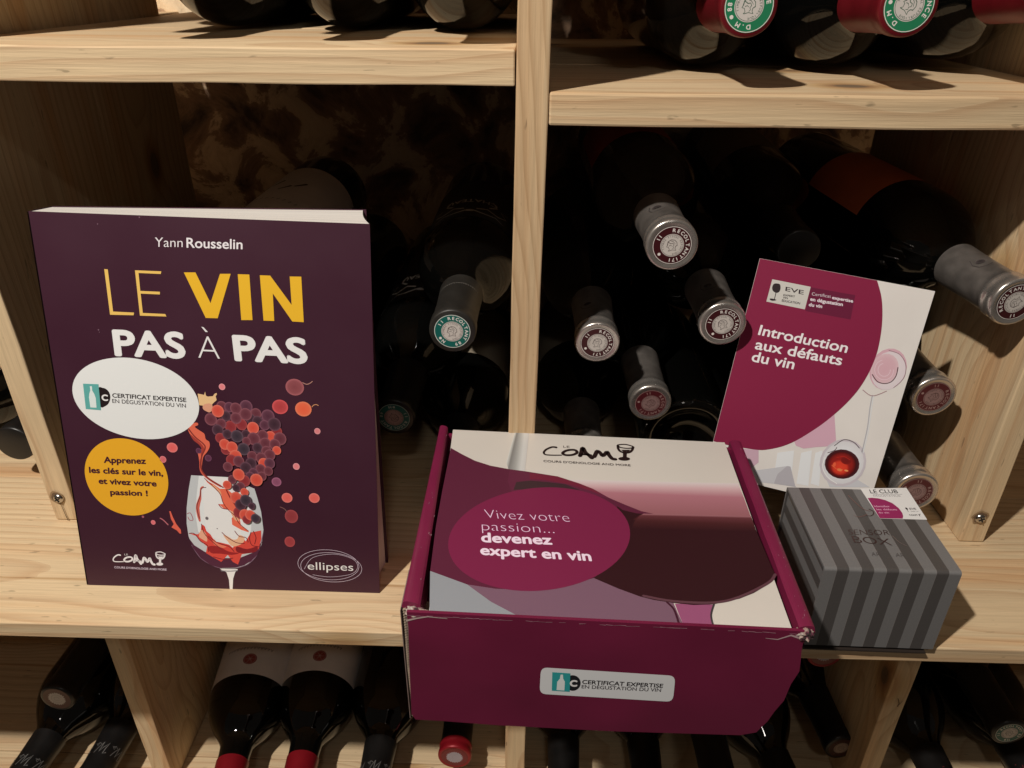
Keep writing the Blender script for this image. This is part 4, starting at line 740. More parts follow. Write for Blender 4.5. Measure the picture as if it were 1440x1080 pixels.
  ["r",2.5,[0.204,0.018,0.025],[[91.95,25.31],[92.72,25.08],[93.78,24.74],[95.04,24.34],[96.38,23.97],[97.71,23.67],[98.92,23.53],[100.09,23.57],[101.33,23.75],[102.55,24.02],[103.67,24.31],[104.61,24.56],[105.3,24.73]],0.55,0.55],
  ["p",2,[0.85,0.166,0.095],[[92,85.12],[94.66,81.93],[97.93,80.15],[101.92,76.98],[106.26,77.1],[110.22,73.44],[112.27,67.82],[112.48,61.15],[110.53,59.17],[112.88,56.36],[113.54,49.61],[118.06,46.34],[118.37,44.89],[113.25,46.68],[110.35,48.54],[107.45,50.4],[107.51,55.24],[109.46,57.22],[107.22,61],[102.59,62.78],[99.83,65.56],[102.89,65.65],[102.29,72.27],[97.67,77.8],[93.74,81.44]]],
  ["p",2.2,[0.85,0.432,0.242],[[97.88,79.68],[99.9,77.86],[101.77,75.56],[102.41,73.45],[102.29,72.27],[101.44,73.46],[100.03,75.51],[97.81,77.5],[96.09,79.16],[96.5,79.91]]],
  ["p",2.2,[0.85,0.432,0.266],[[107.22,61],[108.64,60.47],[110.48,58.69],[111.88,55.94],[112.59,53.46],[111.74,52.92],[110.39,53.39],[109.38,54.51],[108.48,56.23],[107.53,58.94]]],
  ["r",2.4,[0.204,0.018,0.02],[[92.32,84.2],[92.83,83.67],[93.53,82.94],[94.35,82.07],[95.25,81.12],[96.14,80.14],[96.96,79.19],[97.76,78.26],[98.6,77.29],[99.44,76.29],[100.23,75.28],[100.94,74.24],[101.52,73.2],[101.92,72.12],[102.17,71.01],[102.33,69.88],[102.48,68.75],[102.67,67.65],[102.99,66.6],[103.44,65.58],[103.96,64.58],[104.53,63.61],[105.14,62.67],[105.75,61.79],[106.34,60.97],[106.93,60.26],[107.55,59.66],[108.17,59.1],[108.78,58.55],[109.37,57.95],[109.9,57.23],[110.34,56.39],[110.7,55.46],[111.02,54.48],[111.37,53.48],[111.81,52.48],[112.4,51.52],[113.22,50.53],[114.26,49.48],[115.38,48.43],[116.46,47.46],[117.39,46.64],[118.04,46.05]],0.5,0.5],
  ["r",2.4,[0.292,0.025,0.025],[[106.16,76.15],[106.37,75.54],[106.65,74.7],[106.99,73.7],[107.37,72.63],[107.78,71.55],[108.19,70.55],[108.64,69.6],[109.16,68.65],[109.7,67.69],[110.23,66.74],[110.71,65.82],[111.11,64.93],[111.43,64.03],[111.7,63.11],[111.93,62.21],[112.11,61.39],[112.26,60.7],[112.38,60.19]],0.9,0.9],
  ["r",2.4,[0.292,0.025,0.025],[[99.81,65.37],[100,65.06],[100.23,64.62],[100.52,64.11],[100.87,63.59],[101.27,63.11],[101.72,62.75],[102.29,62.5],[103,62.31],[103.76,62.17],[104.49,62.06],[105.12,61.98],[105.56,61.91]],0.6,0.6],
  ["p",2,[0.675,0.145,0.109],[[91.2,78.09],[90.29,77.27],[89.19,75.68],[88.81,72.63],[88.43,69.04],[87.36,65.86],[86.35,62.31],[86.19,57.08],[86.13,52.68],[85.51,51.64],[84.8,52.64],[84.18,55.64],[83.82,59.36],[83.91,62.24],[84.49,65.12],[85.95,68.52],[87.45,71.86],[88.03,74.79],[88.48,77.07],[89.44,78.16],[90.38,78.54],[91.03,78.56]]],
  ["r",2.2,[0.134,0.03,0.033],[[92.45,77.65],[92.09,77.59],[91.57,77.56],[90.97,77.5],[90.35,77.36],[89.77,77.08],[89.3,76.63],[88.97,75.97],[88.73,75.15],[88.53,74.19],[88.34,73.14],[88.1,72.04],[87.78,70.92],[87.31,69.76],[86.73,68.54],[86.1,67.25],[85.51,65.93],[85.02,64.58],[84.71,63.22],[84.62,61.74],[84.71,60.09],[84.9,58.42],[85.13,56.86],[85.34,55.54],[85.47,54.59]],0.5,0.5],
  ["r",2,[0.4,0.114,0.141],[[77.48,57.74],[77.74,57.86],[78.11,58.08],[78.53,58.31],[78.98,58.47],[79.4,58.49],[79.74,58.28],[80.04,57.74],[80.35,56.92],[80.62,55.95],[80.84,54.97],[80.95,54.1],[80.94,53.49],[80.75,53.12],[80.39,52.88],[79.95,52.77],[79.46,52.75],[79.02,52.81],[78.67,52.94],[78.41,53.2],[78.19,53.61],[78.01,54.1],[77.85,54.6],[77.73,55.04],[77.63,55.33]],0.5,0.5],
  ["d",2.6,[0.134,0.114,0.125],[0.344,0.327,0.347],[90.59,54.74],[1.14,1.27]],
  ["d",2.6,[0.028,0.018,0.025],[0.059,0.03,0.033],[96.8,47.17],[0.36,0.39]],
  ["d",23.2,[0.264,0.028,0.036],[0.4,0.077,0.08],[113.26,60.21],[3.68,4.06]],
  ["d",23.25,[0.675,0.077,0.05],[0.8,0.196,0.138],[117.46,58.41],[4.03,4.46]],
  ["d",23.33,[0.039,0.028,0.042],[0.14,0.087,0.118],[124.25,56.21],[3.16,3.49]],
  ["d",23.262,[0.264,0.028,0.036],[0.4,0.077,0.08],[118.19,55.07],[2.99,3.31]],
  ["d",23.29,[0.675,0.077,0.05],[0.8,0.196,0.138],[120.97,58.52],[3.5,3.88]],
  ["d",23.215,[0.048,0.021,0.033],[0.16,0.073,0.106],[115.14,66],[3.84,4.23]],
  ["d",23.18,[0.675,0.077,0.05],[0.8,0.196,0.138],[112.6,71.14],[4.01,4.39]],
  ["d",23.255,[0.039,0.028,0.042],[0.14,0.087,0.118],[118.95,69.43],[3.83,4.21]],
  ["d",23.3,[0.048,0.021,0.033],[0.16,0.073,0.106],[122.47,65.25],[2.27,2.49]],
  ["p",1.4,[0.85,0.85,0.85],[[95.27,16.17],[108.03,16.18],[105.8,13.68],[103.84,8.53],[102.38,-1.45],[100.57,-1.41],[100.84,7.42],[99.66,13.48],[97.1,14.81]]],
  ["r",1.7,[0.246,0.23,0.271],[[96,14.58],[96.6,14.55],[97.43,14.49],[98.41,14.43],[99.47,14.37],[100.54,14.34],[101.55,14.35],[102.58,14.41],[103.71,14.51],[104.85,14.63],[105.91,14.76],[106.8,14.87],[107.45,14.94]],0.7,0.7],
  ["r",1.7,[0.246,0.145,0.22],[[77.74,33.82],[78.26,32.71],[78.95,31.13],[79.77,29.28],[80.72,27.35],[81.75,25.53],[82.85,24.02],[84.09,22.78],[85.5,21.65],[87.01,20.63],[88.52,19.73],[89.93,18.94],[91.18,18.26],[92.29,17.73],[93.34,17.34],[94.31,17.08],[95.15,16.89],[95.86,16.74],[96.39,16.61]],0.5,0.5],
  ["r",1.7,[0.246,0.145,0.22],[[128,44.2],[127.5,42.5],[126.83,40.1],[126.03,37.28],[125.12,34.34],[124.14,31.57],[123.12,29.27],[122.03,27.4],[120.85,25.71],[119.59,24.2],[118.28,22.85],[116.95,21.63],[115.62,20.55],[114.17,19.61],[112.57,18.84],[110.95,18.21],[109.42,17.7],[108.14,17.29],[107.21,16.96]],0.5,0.5],
 ],
 'school_logo': [
  ["r",3,[0.85,0.818,0.85],[[26.61,24.56],[26.59,24.58],[26.56,24.61],[26.53,24.64],[26.48,24.67],[26.4,24.7],[26.27,24.71],[26.1,24.73],[25.9,24.76],[25.67,24.79],[25.41,24.79],[25.12,24.74],[24.81,24.64],[24.45,24.46],[24.03,24.22],[23.59,23.94],[23.15,23.63],[22.75,23.32],[22.4,23.01],[22.1,22.7],[21.83,22.37],[21.59,22.03],[21.39,21.7],[21.24,21.38],[21.14,21.08],[21.08,20.8],[21.07,20.52],[21.09,20.26],[21.18,20.02],[21.32,19.81],[21.54,19.64],[21.84,19.52],[22.22,19.45],[22.67,19.4],[23.16,19.38],[23.68,19.37],[24.22,19.37],[24.84,19.38],[25.55,19.41],[26.3,19.45],[27.01,19.5],[27.62,19.54],[28.05,19.57]],1.15,0.632],
  ["r",3,[0.85,0.818,0.85],[[32.02,23.27],[31.8,23.18],[31.5,23.07],[31.14,22.93],[30.76,22.78],[30.4,22.6],[30.09,22.41],[29.81,22.19],[29.52,21.94],[29.26,21.67],[29.03,21.39],[28.86,21.13],[28.78,20.89],[28.79,20.67],[28.86,20.44],[29,20.23],[29.2,20.04],[29.44,19.88],[29.71,19.77],[30.05,19.71],[30.45,19.68],[30.91,19.69],[31.38,19.73],[31.84,19.8],[32.26,19.9],[32.67,20.04],[33.08,20.23],[33.49,20.46],[33.87,20.7],[34.19,20.94],[34.43,21.18],[34.59,21.42],[34.7,21.68],[34.74,21.95],[34.74,22.21],[34.71,22.45],[34.64,22.65],[34.54,22.82],[34.39,22.97],[34.21,23.1],[34,23.21],[33.75,23.29],[33.48,23.34],[33.15,23.35],[32.74,23.31],[32.3,23.24],[31.88,23.16],[31.52,23.09],[31.27,23.05]],1.265,1.265],
  ["r",3,[0.85,0.818,0.85],[[35.64,19.5],[35.73,19.75],[35.87,20.09],[36.02,20.5],[36.19,20.95],[36.36,21.41],[36.52,21.87],[36.68,22.4],[36.84,23.03],[37.01,23.67],[37.18,24.25],[37.34,24.66],[37.48,24.82],[37.61,24.67],[37.71,24.25],[37.82,23.68],[37.92,23.04],[38.03,22.44],[38.16,21.96],[38.31,21.61],[38.47,21.32],[38.65,21.05],[38.83,20.8],[39.01,20.55],[39.19,20.26],[39.38,19.92],[39.59,19.55],[39.8,19.16],[40,18.8],[40.17,18.5],[40.29,18.28]],1.725,1.725],
  ["r",3,[0.85,0.818,0.85],[[35.74,20.2],[35.91,20.26],[36.14,20.35],[36.42,20.45],[36.73,20.54],[37.07,20.61],[37.43,20.64],[37.85,20.61],[38.34,20.54],[38.86,20.44],[39.36,20.34],[39.78,20.25],[40.08,20.19]],1.265,1.265],
  ["r",3,[0.85,0.818,0.85],[[41.39,19.21],[41.53,19.52],[41.72,19.97],[41.95,20.49],[42.18,21],[42.42,21.58],[42.67,22.24],[42.93,22.81],[43.19,23.09],[43.46,22.99],[43.75,22.63],[44.02,22.14],[44.26,21.69],[44.44,21.21],[44.58,20.65],[44.73,20.18],[44.93,19.97],[45.22,20.13],[45.56,20.55],[45.91,21.06],[46.22,21.5],[46.48,21.9],[46.72,22.33],[46.93,22.64],[47.11,22.71],[47.24,22.44],[47.33,21.92],[47.42,21.29],[47.56,20.69],[47.76,20.09],[47.99,19.45],[48.25,18.85],[48.52,18.41],[48.83,18.17],[49.18,18.06],[49.51,18.03],[49.73,18]],1.725,1.725],
  ["r",3,[0.85,0.818,0.85],[[52,27.01],[52.02,27.08],[52.02,27.18],[52.04,27.29],[52.09,27.41],[52.22,27.52],[52.44,27.61],[52.79,27.7],[53.24,27.8],[53.76,27.89],[54.31,27.95],[54.86,27.98],[55.36,27.94],[55.86,27.83],[56.39,27.64],[56.92,27.42],[57.4,27.18],[57.8,26.95],[58.08,26.75],[58.23,26.58],[58.28,26.41],[58.25,26.26],[58.15,26.11],[57.99,25.98],[57.79,25.86],[57.51,25.75],[57.15,25.66],[56.73,25.57],[56.28,25.51],[55.83,25.46],[55.4,25.45],[54.98,25.47],[54.53,25.51],[54.08,25.58],[53.65,25.67],[53.26,25.78],[52.94,25.9],[52.68,26.06],[52.48,26.26],[52.32,26.48],[52.19,26.7],[52.08,26.88],[52,27.01]],0.69,0.69],
  ["r",3,[0.85,0.818,0.85],[[52,27.01],[51.98,26.79],[51.95,26.47],[51.92,26.1],[51.89,25.71],[51.89,25.32],[51.92,24.98],[51.98,24.67],[52.05,24.36],[52.14,24.05],[52.26,23.77],[52.41,23.51],[52.59,23.28],[52.81,23.08],[53.07,22.91],[53.37,22.75],[53.67,22.63],[53.99,22.54],[54.29,22.49],[54.6,22.47],[54.92,22.49],[55.24,22.54],[55.56,22.62],[55.86,22.74],[56.14,22.88],[56.39,23.06],[56.63,23.28],[56.85,23.54],[57.06,23.81],[57.25,24.1],[57.42,24.4],[57.58,24.74],[57.73,25.12],[57.87,25.52],[57.98,25.91],[58.08,26.23],[58.15,26.46]],1.035,1.035],
  ["p",3,[0.85,0.818,0.85],[[52.91,24.34],[56.72,24.53],[55.82,23.15],[53.67,23.22]]],
  ["r",3,[0.85,0.818,0.85],[[54.33,22.79],[53.76,18.97]],1.495,1.495],
  ["p",3,[0.85,0.818,0.85],[[51.07,18.3],[51.12,18.63],[51.34,18.95],[51.7,19.23],[52.19,19.47],[52.76,19.64],[53.38,19.73],[54.01,19.73],[54.6,19.66],[55.11,19.5],[55.52,19.27],[55.78,18.99],[55.89,18.68],[55.83,18.35],[55.61,18.04],[55.25,17.75],[54.77,17.52],[54.2,17.35],[53.57,17.26],[52.95,17.25],[52.36,17.33],[51.84,17.48],[51.44,17.71],[51.17,17.99]]],
  ["t",3,[0.85,0.818,0.85],"LE",[29.6,24.54],[32.13,24.55],[29.72,25.88],0,-0.01,1],
  ["t",3,[0.757,0.647,0.781],"COURS D'OENOLOGIE AND MORE",[20.97,14.2],[57.72,13.45],[21.11,15.72],0.015,0,1],
 ],
 'publisher_logo': [
  ["t",3,[0.85,0.85,0.85],"ellipses",[156.79,17.52],[188.36,17.42],[156.95,23.36],0,0,1],
  ["r",2,[0.675,0.57,0.692],[[192.47,20.84],[192.18,19.52],[191.6,17.85],[190.63,16.43],[189.34,15.09],[187.73,13.87],[185.85,12.78],[183.71,11.84],[181.35,11.06],[178.82,10.47],[176.16,10.06],[173.41,9.86],[170.63,9.85],[167.86,10.05],[165.15,10.45],[162.55,11.04],[160.1,11.81],[157.85,12.76],[155.83,13.85],[154.08,15.07],[152.63,16.4],[151.51,17.82],[150.72,19.31],[150.29,20.83],[150.22,22.36],[150.52,23.88],[151.17,25.35],[152.16,26.75],[153.48,28.07],[155.1,29.28],[157,30.35],[159.14,31.27],[161.48,32.03],[163.99,32.6],[166.62,32.99],[169.33,33.19],[172.08,33.19],[174.81,32.99],[177.48,32.6],[180.05,32.02],[182.48,31.27],[184.71,30.34],[186.72,29.27],[188.47,28.07],[189.94,26.76],[191.09,25.35],[191.9,23.88],[192.31,22.18],[192.47,20.84]],0.28,0.28],
  ["r",2,[0.675,0.57,0.692],[[194.34,18.96],[194.05,17.66],[193.48,16.03],[192.51,14.64],[191.22,13.34],[189.61,12.14],[187.73,11.07],[185.59,10.15],[183.24,9.4],[180.7,8.82],[178.04,8.43],[175.29,8.23],[172.51,8.23],[169.74,8.43],[167.03,8.82],[164.43,9.4],[161.97,10.15],[159.71,11.07],[157.69,12.14],[155.94,13.34],[154.48,14.65],[153.35,16.04],[152.56,17.49],[152.13,18.98],[152.06,20.48],[152.36,21.96],[153,23.4],[153.99,24.77],[155.3,26.06],[156.92,27.24],[158.82,28.29],[160.96,29.19],[163.3,29.93],[165.81,30.49],[168.44,30.87],[171.15,31.06],[173.9,31.06],[176.64,30.86],[179.32,30.47],[181.89,29.91],[184.32,29.17],[186.56,28.26],[188.57,27.21],[190.33,26.03],[191.8,24.75],[192.95,23.37],[193.76,21.93],[194.17,20.27],[194.34,18.96]],0.28,0.28],
  ["r",2,[0.675,0.57,0.692],[[154.33,17.72],[154.95,18.78],[155.72,20.29],[156.67,22.06],[157.83,23.87],[159.23,25.52],[160.88,26.8],[162.91,27.75],[165.32,28.55],[167.97,29.19],[170.69,29.66],[173.35,29.94],[175.8,30.02],[178.14,29.86],[180.5,29.45],[182.81,28.87],[184.95,28.15],[186.82,27.36],[188.34,26.56],[189.5,25.71],[190.37,24.74],[190.98,23.71],[191.36,22.65],[191.51,21.59],[191.47,20.58],[191.25,19.58],[190.84,18.54],[190.21,17.52],[189.33,16.53],[188.18,15.64],[186.74,14.86],[184.87,14.19],[182.55,13.59],[179.97,13.07],[177.29,12.65],[174.66,12.34],[172.26,12.15],[169.94,12.15],[167.54,12.33],[165.21,12.62],[163.07,12.95],[161.27,13.24],[159.96,13.43]],0.25,0.25],
 ],
}
ART['lid'] = {
 'lid_print': [
  ["p",1,[0.105,0.017,0.042],[[-47.3,-21.13],[-38.75,-28.62],[-29.46,-35.89],[-18.61,-41.26],[-5.68,-44.83],[5.18,-46.83],[15.48,-49.22],[25.69,-51.59],[39.72,-58.8],[48.06,-64.16],[57.28,-73],[66.01,-79.11],[76.19,-85.7],[85.73,-88.75],[81.14,-90.96],[66.27,-89.48],[65.68,-103.38],[58.6,-125.18],[43.3,-144.43],[28.42,-150.35],[9.35,-154.73],[-9.64,-154.37],[-25.07,-151.76],[-46.23,-142.19],[-47.64,-104.37],[-47.74,-69.66]]],
  ["s",0.6,[[0.687,0.618,0.625],[0.613,0.413,0.44],[0.418,0.173,0.215],[0.302,0.12,0.138]],[[[21.46,-54.88],[142.12,-54.9]],[[32.79,-60.59],[142.06,-60.96]],[[46.04,-67.58],[142.2,-69.79]],[[66.41,-88.12],[141.96,-88.68]]]],
  ["p",1.4,[0.033,0.008,0.011],[[61.85,-81.38],[64.98,-85.08],[72.91,-87.87],[85.68,-89.1],[142.13,-88],[141.95,-100.54],[142.54,-130.78],[142.82,-139.7],[136.94,-145.87],[127.65,-152.52],[119.11,-156.95],[104.4,-161.52],[93.9,-162.4],[83.76,-161.26],[73.98,-159.59],[66.81,-157.3],[56.08,-151.98],[43.3,-144.43],[49.66,-137.01]]],
  ["p",1.45,[0.061,0.014,0.016],[[74.92,-89.16],[142.04,-88.34],[142.26,-95.98],[99.52,-96.26],[70.07,-94.05]]],
  ["p",0.8,[0.193,0.103,0.152],[[-25.07,-151.76],[-9.64,-154.37],[9.35,-154.73],[28.42,-150.35],[43.3,-144.43],[56.08,-151.98],[66.81,-157.3],[73.98,-159.59],[83.76,-161.26],[84.85,-168.15],[86.4,-176.22],[3.33,-173.6],[-11.78,-163.71]]],
  ["p",0.7,[0.284,0.302,0.335],[[-46.23,-142.19],[-25.07,-151.76],[-11.78,-163.71],[3.33,-173.6],[-42.78,-172.25]]],
  ["p",0.9,[0.312,0.088,0.19],[[84.42,-161.74],[104.35,-161.77],[102.15,-168.98],[101.37,-176.38],[86.4,-176.22],[85.35,-169.59]]],
  ["r",1.2,[0.054,0.012,0.025],[[80.48,-160.88],[80.79,-161.34],[81.23,-161.97],[81.74,-162.71],[82.27,-163.54],[82.75,-164.41],[83.12,-165.27],[83.38,-166.17],[83.57,-167.13],[83.72,-168.14],[83.83,-169.15],[83.93,-170.14],[84.02,-171.08],[84.1,-172.02],[84.16,-172.99],[84.21,-173.93],[84.24,-174.8],[84.26,-175.53],[84.28,-176.06]],1.2,1.2],
  ["r",1.2,[0.054,0.043,0.05],[[104.77,-161.5],[104.42,-162.32],[103.9,-163.45],[103.3,-164.8],[102.7,-166.24],[102.17,-167.67],[101.79,-168.99],[101.57,-170.29],[101.46,-171.67],[101.41,-173.04],[101.41,-174.31],[101.42,-175.37],[101.41,-176.15]],1,1],
  ["p",1.3,[0.122,0.02,0.05],[[-5.68,-44.83],[5.18,-46.83],[15.48,-49.22],[25.69,-51.59],[39.72,-58.8],[48.06,-64.16],[57.28,-73],[52.88,-72.45],[39.28,-67.84],[22.19,-66.26],[5.46,-66.89],[-3.64,-69.46],[-6.61,-58.27]]],
  ["p",1.5,[0.05,0.024,0.03],[[-2.67,-67.2],[-1.08,-58.83],[7.62,-56.95],[19.12,-58.06],[30.53,-59.92],[39.39,-65.61],[32.55,-67.35],[22.19,-66.26],[9.98,-65.98]]],
  ["p",1.5,[0.165,0.018,0.042],[[7.54,-48.33],[25.69,-51.59],[39.72,-58.8],[48.06,-64.16],[53.04,-70.26],[46.13,-66.09],[32.82,-59.83],[16.84,-55.83],[7.61,-55.41]]],
  ["s",0.9,[[0.657,0.665,0.641],[0.215,0.211,0.206],[0.363,0.366,0.358],[0.598,0.603,0.592],[0.584,0.573,0.561]],[[[-3.63,0.62],[-8.34,-36.74]],[[-2.09,0.21],[-6.62,-44.87]],[[-0.05,-0.18],[-2.34,-46.31]],[[3.51,-0.04],[1.43,-46.97]],[[6.56,-0.39],[4.25,-47.66]]]],
  ["s",1.5,[[0.363,0.158,0.182],[0.127,0.034,0.042],[0.065,0.016,0.018],[0.033,0.008,0.011]],[[[77.2,-88.05],[142.13,-88]],[[74.84,-89.84],[142.05,-90.02]],[[71.28,-94.67],[141.83,-96]],[[68.28,-102.64],[141.46,-102.48]]]],
  ["r",1.47,[0.111,0.046,0.061],[[68.76,-156.72],[70.35,-157.11],[72.49,-157.68],[75.06,-158.34],[77.92,-159],[80.92,-159.58],[83.95,-159.99],[87.15,-160.26],[90.67,-160.48],[94.33,-160.61],[97.99,-160.63],[101.49,-160.52],[104.66,-160.25],[107.43,-159.84],[109.9,-159.31],[112.22,-158.65],[114.49,-157.83],[116.84,-156.84],[119.41,-155.66],[122.34,-154.16],[125.57,-152.35],[128.88,-150.36],[132.07,-148.34],[134.92,-146.44],[137.22,-144.79],[138.93,-143.35],[140.22,-141.99],[141.17,-140.74],[141.87,-139.64],[142.41,-138.74],[142.89,-138.05]],1.6,1.6],
 ],
 'slogan_oval': [
  ["p",2,[0.193,0.017,0.064],[[-35.98,-130.87],[-37.29,-127.24],[-38.21,-123.48],[-38.74,-119.61],[-38.85,-115.67],[-38.57,-111.68],[-37.88,-107.68],[-36.8,-103.69],[-35.33,-99.74],[-33.48,-95.87],[-31.27,-92.11],[-28.71,-88.47],[-25.83,-85],[-22.64,-81.72],[-19.17,-78.65],[-15.45,-75.81],[-11.51,-73.23],[-7.36,-70.93],[-3.06,-68.92],[1.38,-67.22],[5.92,-65.85],[10.52,-64.8],[15.14,-64.1],[19.76,-63.75],[24.34,-63.74],[28.84,-64.08],[33.23,-64.77],[37.47,-65.8],[41.54,-67.17],[45.39,-68.85],[49.01,-70.85],[52.37,-73.14],[55.43,-75.71],[58.18,-78.54],[60.6,-81.6],[62.66,-84.88],[64.36,-88.35],[65.67,-91.97],[66.59,-95.73],[67.11,-99.6],[67.23,-103.54],[66.94,-107.53],[66.26,-111.54],[65.17,-115.53],[63.7,-119.47],[61.86,-123.34],[59.64,-127.11],[57.09,-130.74],[54.2,-134.21],[51.02,-137.5],[47.55,-140.57],[43.83,-143.4],[39.88,-145.98],[35.74,-148.29],[31.43,-150.29],[26.99,-151.99],[22.46,-153.37],[17.86,-154.41],[13.23,-155.11],[8.61,-155.47],[4.04,-155.47],[-0.46,-155.13],[-4.85,-154.44],[-9.1,-153.41],[-13.16,-152.05],[-17.02,-150.36],[-20.64,-148.36],[-24,-146.07],[-27.06,-143.5],[-29.81,-140.68],[-32.23,-137.61],[-34.29,-134.33]]],
 ],
 'slogan_text': [
  ["t",3,[0.85,0.618,0.85],"Vivez votre",[-18.56,-96.03],[32.31,-97.65],[-20.17,-87.59],0,-0.022,1],
  ["t",3,[0.85,0.618,0.85],"passion...",[-19.97,-107.21],[22.74,-108.3],[-20.93,-99.11],0,-0.022,1],
  ["t",3,[0.85,0.698,0.85],"devenez",[-19.71,-117.42],[21.32,-118.11],[-20.65,-109.46],0.03,0,1],
  ["t",3,[0.85,0.698,0.85],"expert en vin",[-19.6,-128.06],[43.18,-130.99],[-20.33,-120.32],0.03,0,1],
 ],
 'school_logo': [
  ["r",3,[0.021,0.009,0.009],[[25.41,-17.76],[25.37,-17.72],[25.32,-17.66],[25.26,-17.6],[25.16,-17.54],[25.02,-17.48],[24.8,-17.45],[24.51,-17.41],[24.16,-17.34],[23.76,-17.29],[23.31,-17.28],[22.84,-17.35],[22.33,-17.54],[21.76,-17.87],[21.11,-18.31],[20.42,-18.83],[19.75,-19.4],[19.13,-19.98],[18.61,-20.55],[18.18,-21.12],[17.8,-21.73],[17.47,-22.35],[17.22,-22.96],[17.03,-23.55],[16.93,-24.1],[16.9,-24.62],[16.94,-25.13],[17.05,-25.61],[17.24,-26.05],[17.54,-26.44],[17.94,-26.75],[18.47,-26.98],[19.12,-27.13],[19.88,-27.22],[20.7,-27.27],[21.58,-27.31],[22.48,-27.33],[23.51,-27.33],[24.7,-27.3],[25.95,-27.24],[27.13,-27.18],[28.14,-27.12],[28.85,-27.08]],2,1.1],
  ["r",3,[0.021,0.009,0.009],[[34.85,-20.36],[34.5,-20.51],[34,-20.71],[33.41,-20.96],[32.8,-21.24],[32.23,-21.55],[31.74,-21.9],[31.31,-22.3],[30.88,-22.76],[30.48,-23.26],[30.14,-23.76],[29.91,-24.24],[29.82,-24.68],[29.87,-25.09],[30.04,-25.51],[30.31,-25.9],[30.67,-26.26],[31.1,-26.55],[31.58,-26.76],[32.15,-26.89],[32.84,-26.95],[33.6,-26.95],[34.38,-26.89],[35.14,-26.78],[35.83,-26.6],[36.49,-26.35],[37.16,-26.01],[37.8,-25.61],[38.39,-25.18],[38.89,-24.74],[39.26,-24.31],[39.5,-23.87],[39.63,-23.39],[39.66,-22.9],[39.63,-22.42],[39.53,-21.98],[39.38,-21.6],[39.18,-21.28],[38.91,-20.98],[38.58,-20.73],[38.19,-20.52],[37.77,-20.36],[37.3,-20.26],[36.74,-20.24],[36.05,-20.3],[35.32,-20.41],[34.63,-20.54],[34.03,-20.66],[33.61,-20.73]],2.2,2.2],
  ["r",3,[0.021,0.009,0.009],[[41.54,-27.44],[41.66,-26.98],[41.83,-26.36],[42.03,-25.61],[42.24,-24.79],[42.46,-23.94],[42.66,-23.1],[42.85,-22.12],[43.04,-20.95],[43.23,-19.74],[43.43,-18.66],[43.64,-17.89],[43.86,-17.59],[44.09,-17.89],[44.34,-18.67],[44.59,-19.75],[44.85,-20.96],[45.13,-22.1],[45.41,-23],[45.71,-23.65],[46.02,-24.2],[46.35,-24.69],[46.68,-25.15],[47.01,-25.62],[47.35,-26.15],[47.71,-26.77],[48.11,-27.46],[48.51,-28.17],[48.88,-28.83],[49.19,-29.39],[49.42,-29.79]],3,3],
  ["r",3,[0.021,0.009,0.009],[[41.6,-26.16],[41.88,-26.06],[42.25,-25.9],[42.7,-25.73],[43.22,-25.57],[43.78,-25.45],[44.37,-25.41],[45.07,-25.47],[45.91,-25.62],[46.79,-25.81],[47.63,-26.02],[48.35,-26.19],[48.86,-26.31]],2.2,2.2],
  ["r",3,[0.021,0.009,0.009],[[51.16,-28.14],[51.35,-27.57],[51.63,-26.76],[51.95,-25.82],[52.28,-24.89],[52.61,-23.82],[52.97,-22.6],[53.35,-21.56],[53.76,-21.04],[54.23,-21.23],[54.74,-21.92],[55.25,-22.83],[55.7,-23.68],[56.05,-24.57],[56.33,-25.6],[56.62,-26.46],[56.98,-26.85],[57.45,-26.56],[57.99,-25.81],[58.53,-24.88],[59.01,-24.09],[59.41,-23.36],[59.77,-22.57],[60.1,-21.99],[60.4,-21.87],[60.64,-22.38],[60.83,-23.34],[61.03,-24.5],[61.31,-25.61],[61.68,-26.71],[62.12,-27.89],[62.59,-28.98],[63.07,-29.8],[63.61,-30.25],[64.19,-30.44],[64.73,-30.5],[65.1,-30.56]],3,3],
  ["r",3,[0.021,0.009,0.009],[[68.45,-13.86],[68.48,-13.73],[68.48,-13.54],[68.5,-13.32],[68.59,-13.1],[68.8,-12.89],[69.18,-12.72],[69.77,-12.56],[70.54,-12.39],[71.43,-12.23],[72.38,-12.13],[73.32,-12.1],[74.18,-12.19],[75.04,-12.43],[75.96,-12.79],[76.86,-13.24],[77.69,-13.72],[78.38,-14.18],[78.86,-14.57],[79.12,-14.9],[79.21,-15.22],[79.16,-15.51],[78.99,-15.79],[78.72,-16.03],[78.37,-16.25],[77.9,-16.44],[77.28,-16.62],[76.57,-16.77],[75.8,-16.88],[75.03,-16.95],[74.3,-16.96],[73.58,-16.91],[72.82,-16.81],[72.05,-16.67],[71.32,-16.48],[70.65,-16.27],[70.1,-16.02],[69.66,-15.71],[69.3,-15.31],[69.01,-14.88],[68.78,-14.47],[68.6,-14.11],[68.45,-13.86]],1.2,1.2],
  ["r",3,[0.021,0.009,0.009],[[68.45,-13.86],[68.43,-14.29],[68.39,-14.89],[68.35,-15.6],[68.32,-16.35],[68.34,-17.09],[68.4,-17.74],[68.51,-18.34],[68.65,-18.93],[68.83,-19.5],[69.04,-20.04],[69.3,-20.54],[69.62,-20.97],[70,-21.35],[70.45,-21.68],[70.95,-21.97],[71.48,-22.21],[72.01,-22.38],[72.52,-22.49],[73.04,-22.53],[73.57,-22.51],[74.12,-22.43],[74.65,-22.29],[75.16,-22.09],[75.62,-21.83],[76.04,-21.5],[76.44,-21.09],[76.81,-20.63],[77.15,-20.12],[77.47,-19.58],[77.76,-19.02],[78.03,-18.39],[78.28,-17.66],[78.5,-16.89],[78.7,-16.17],[78.86,-15.56],[78.98,-15.12]],1.8,1.8],
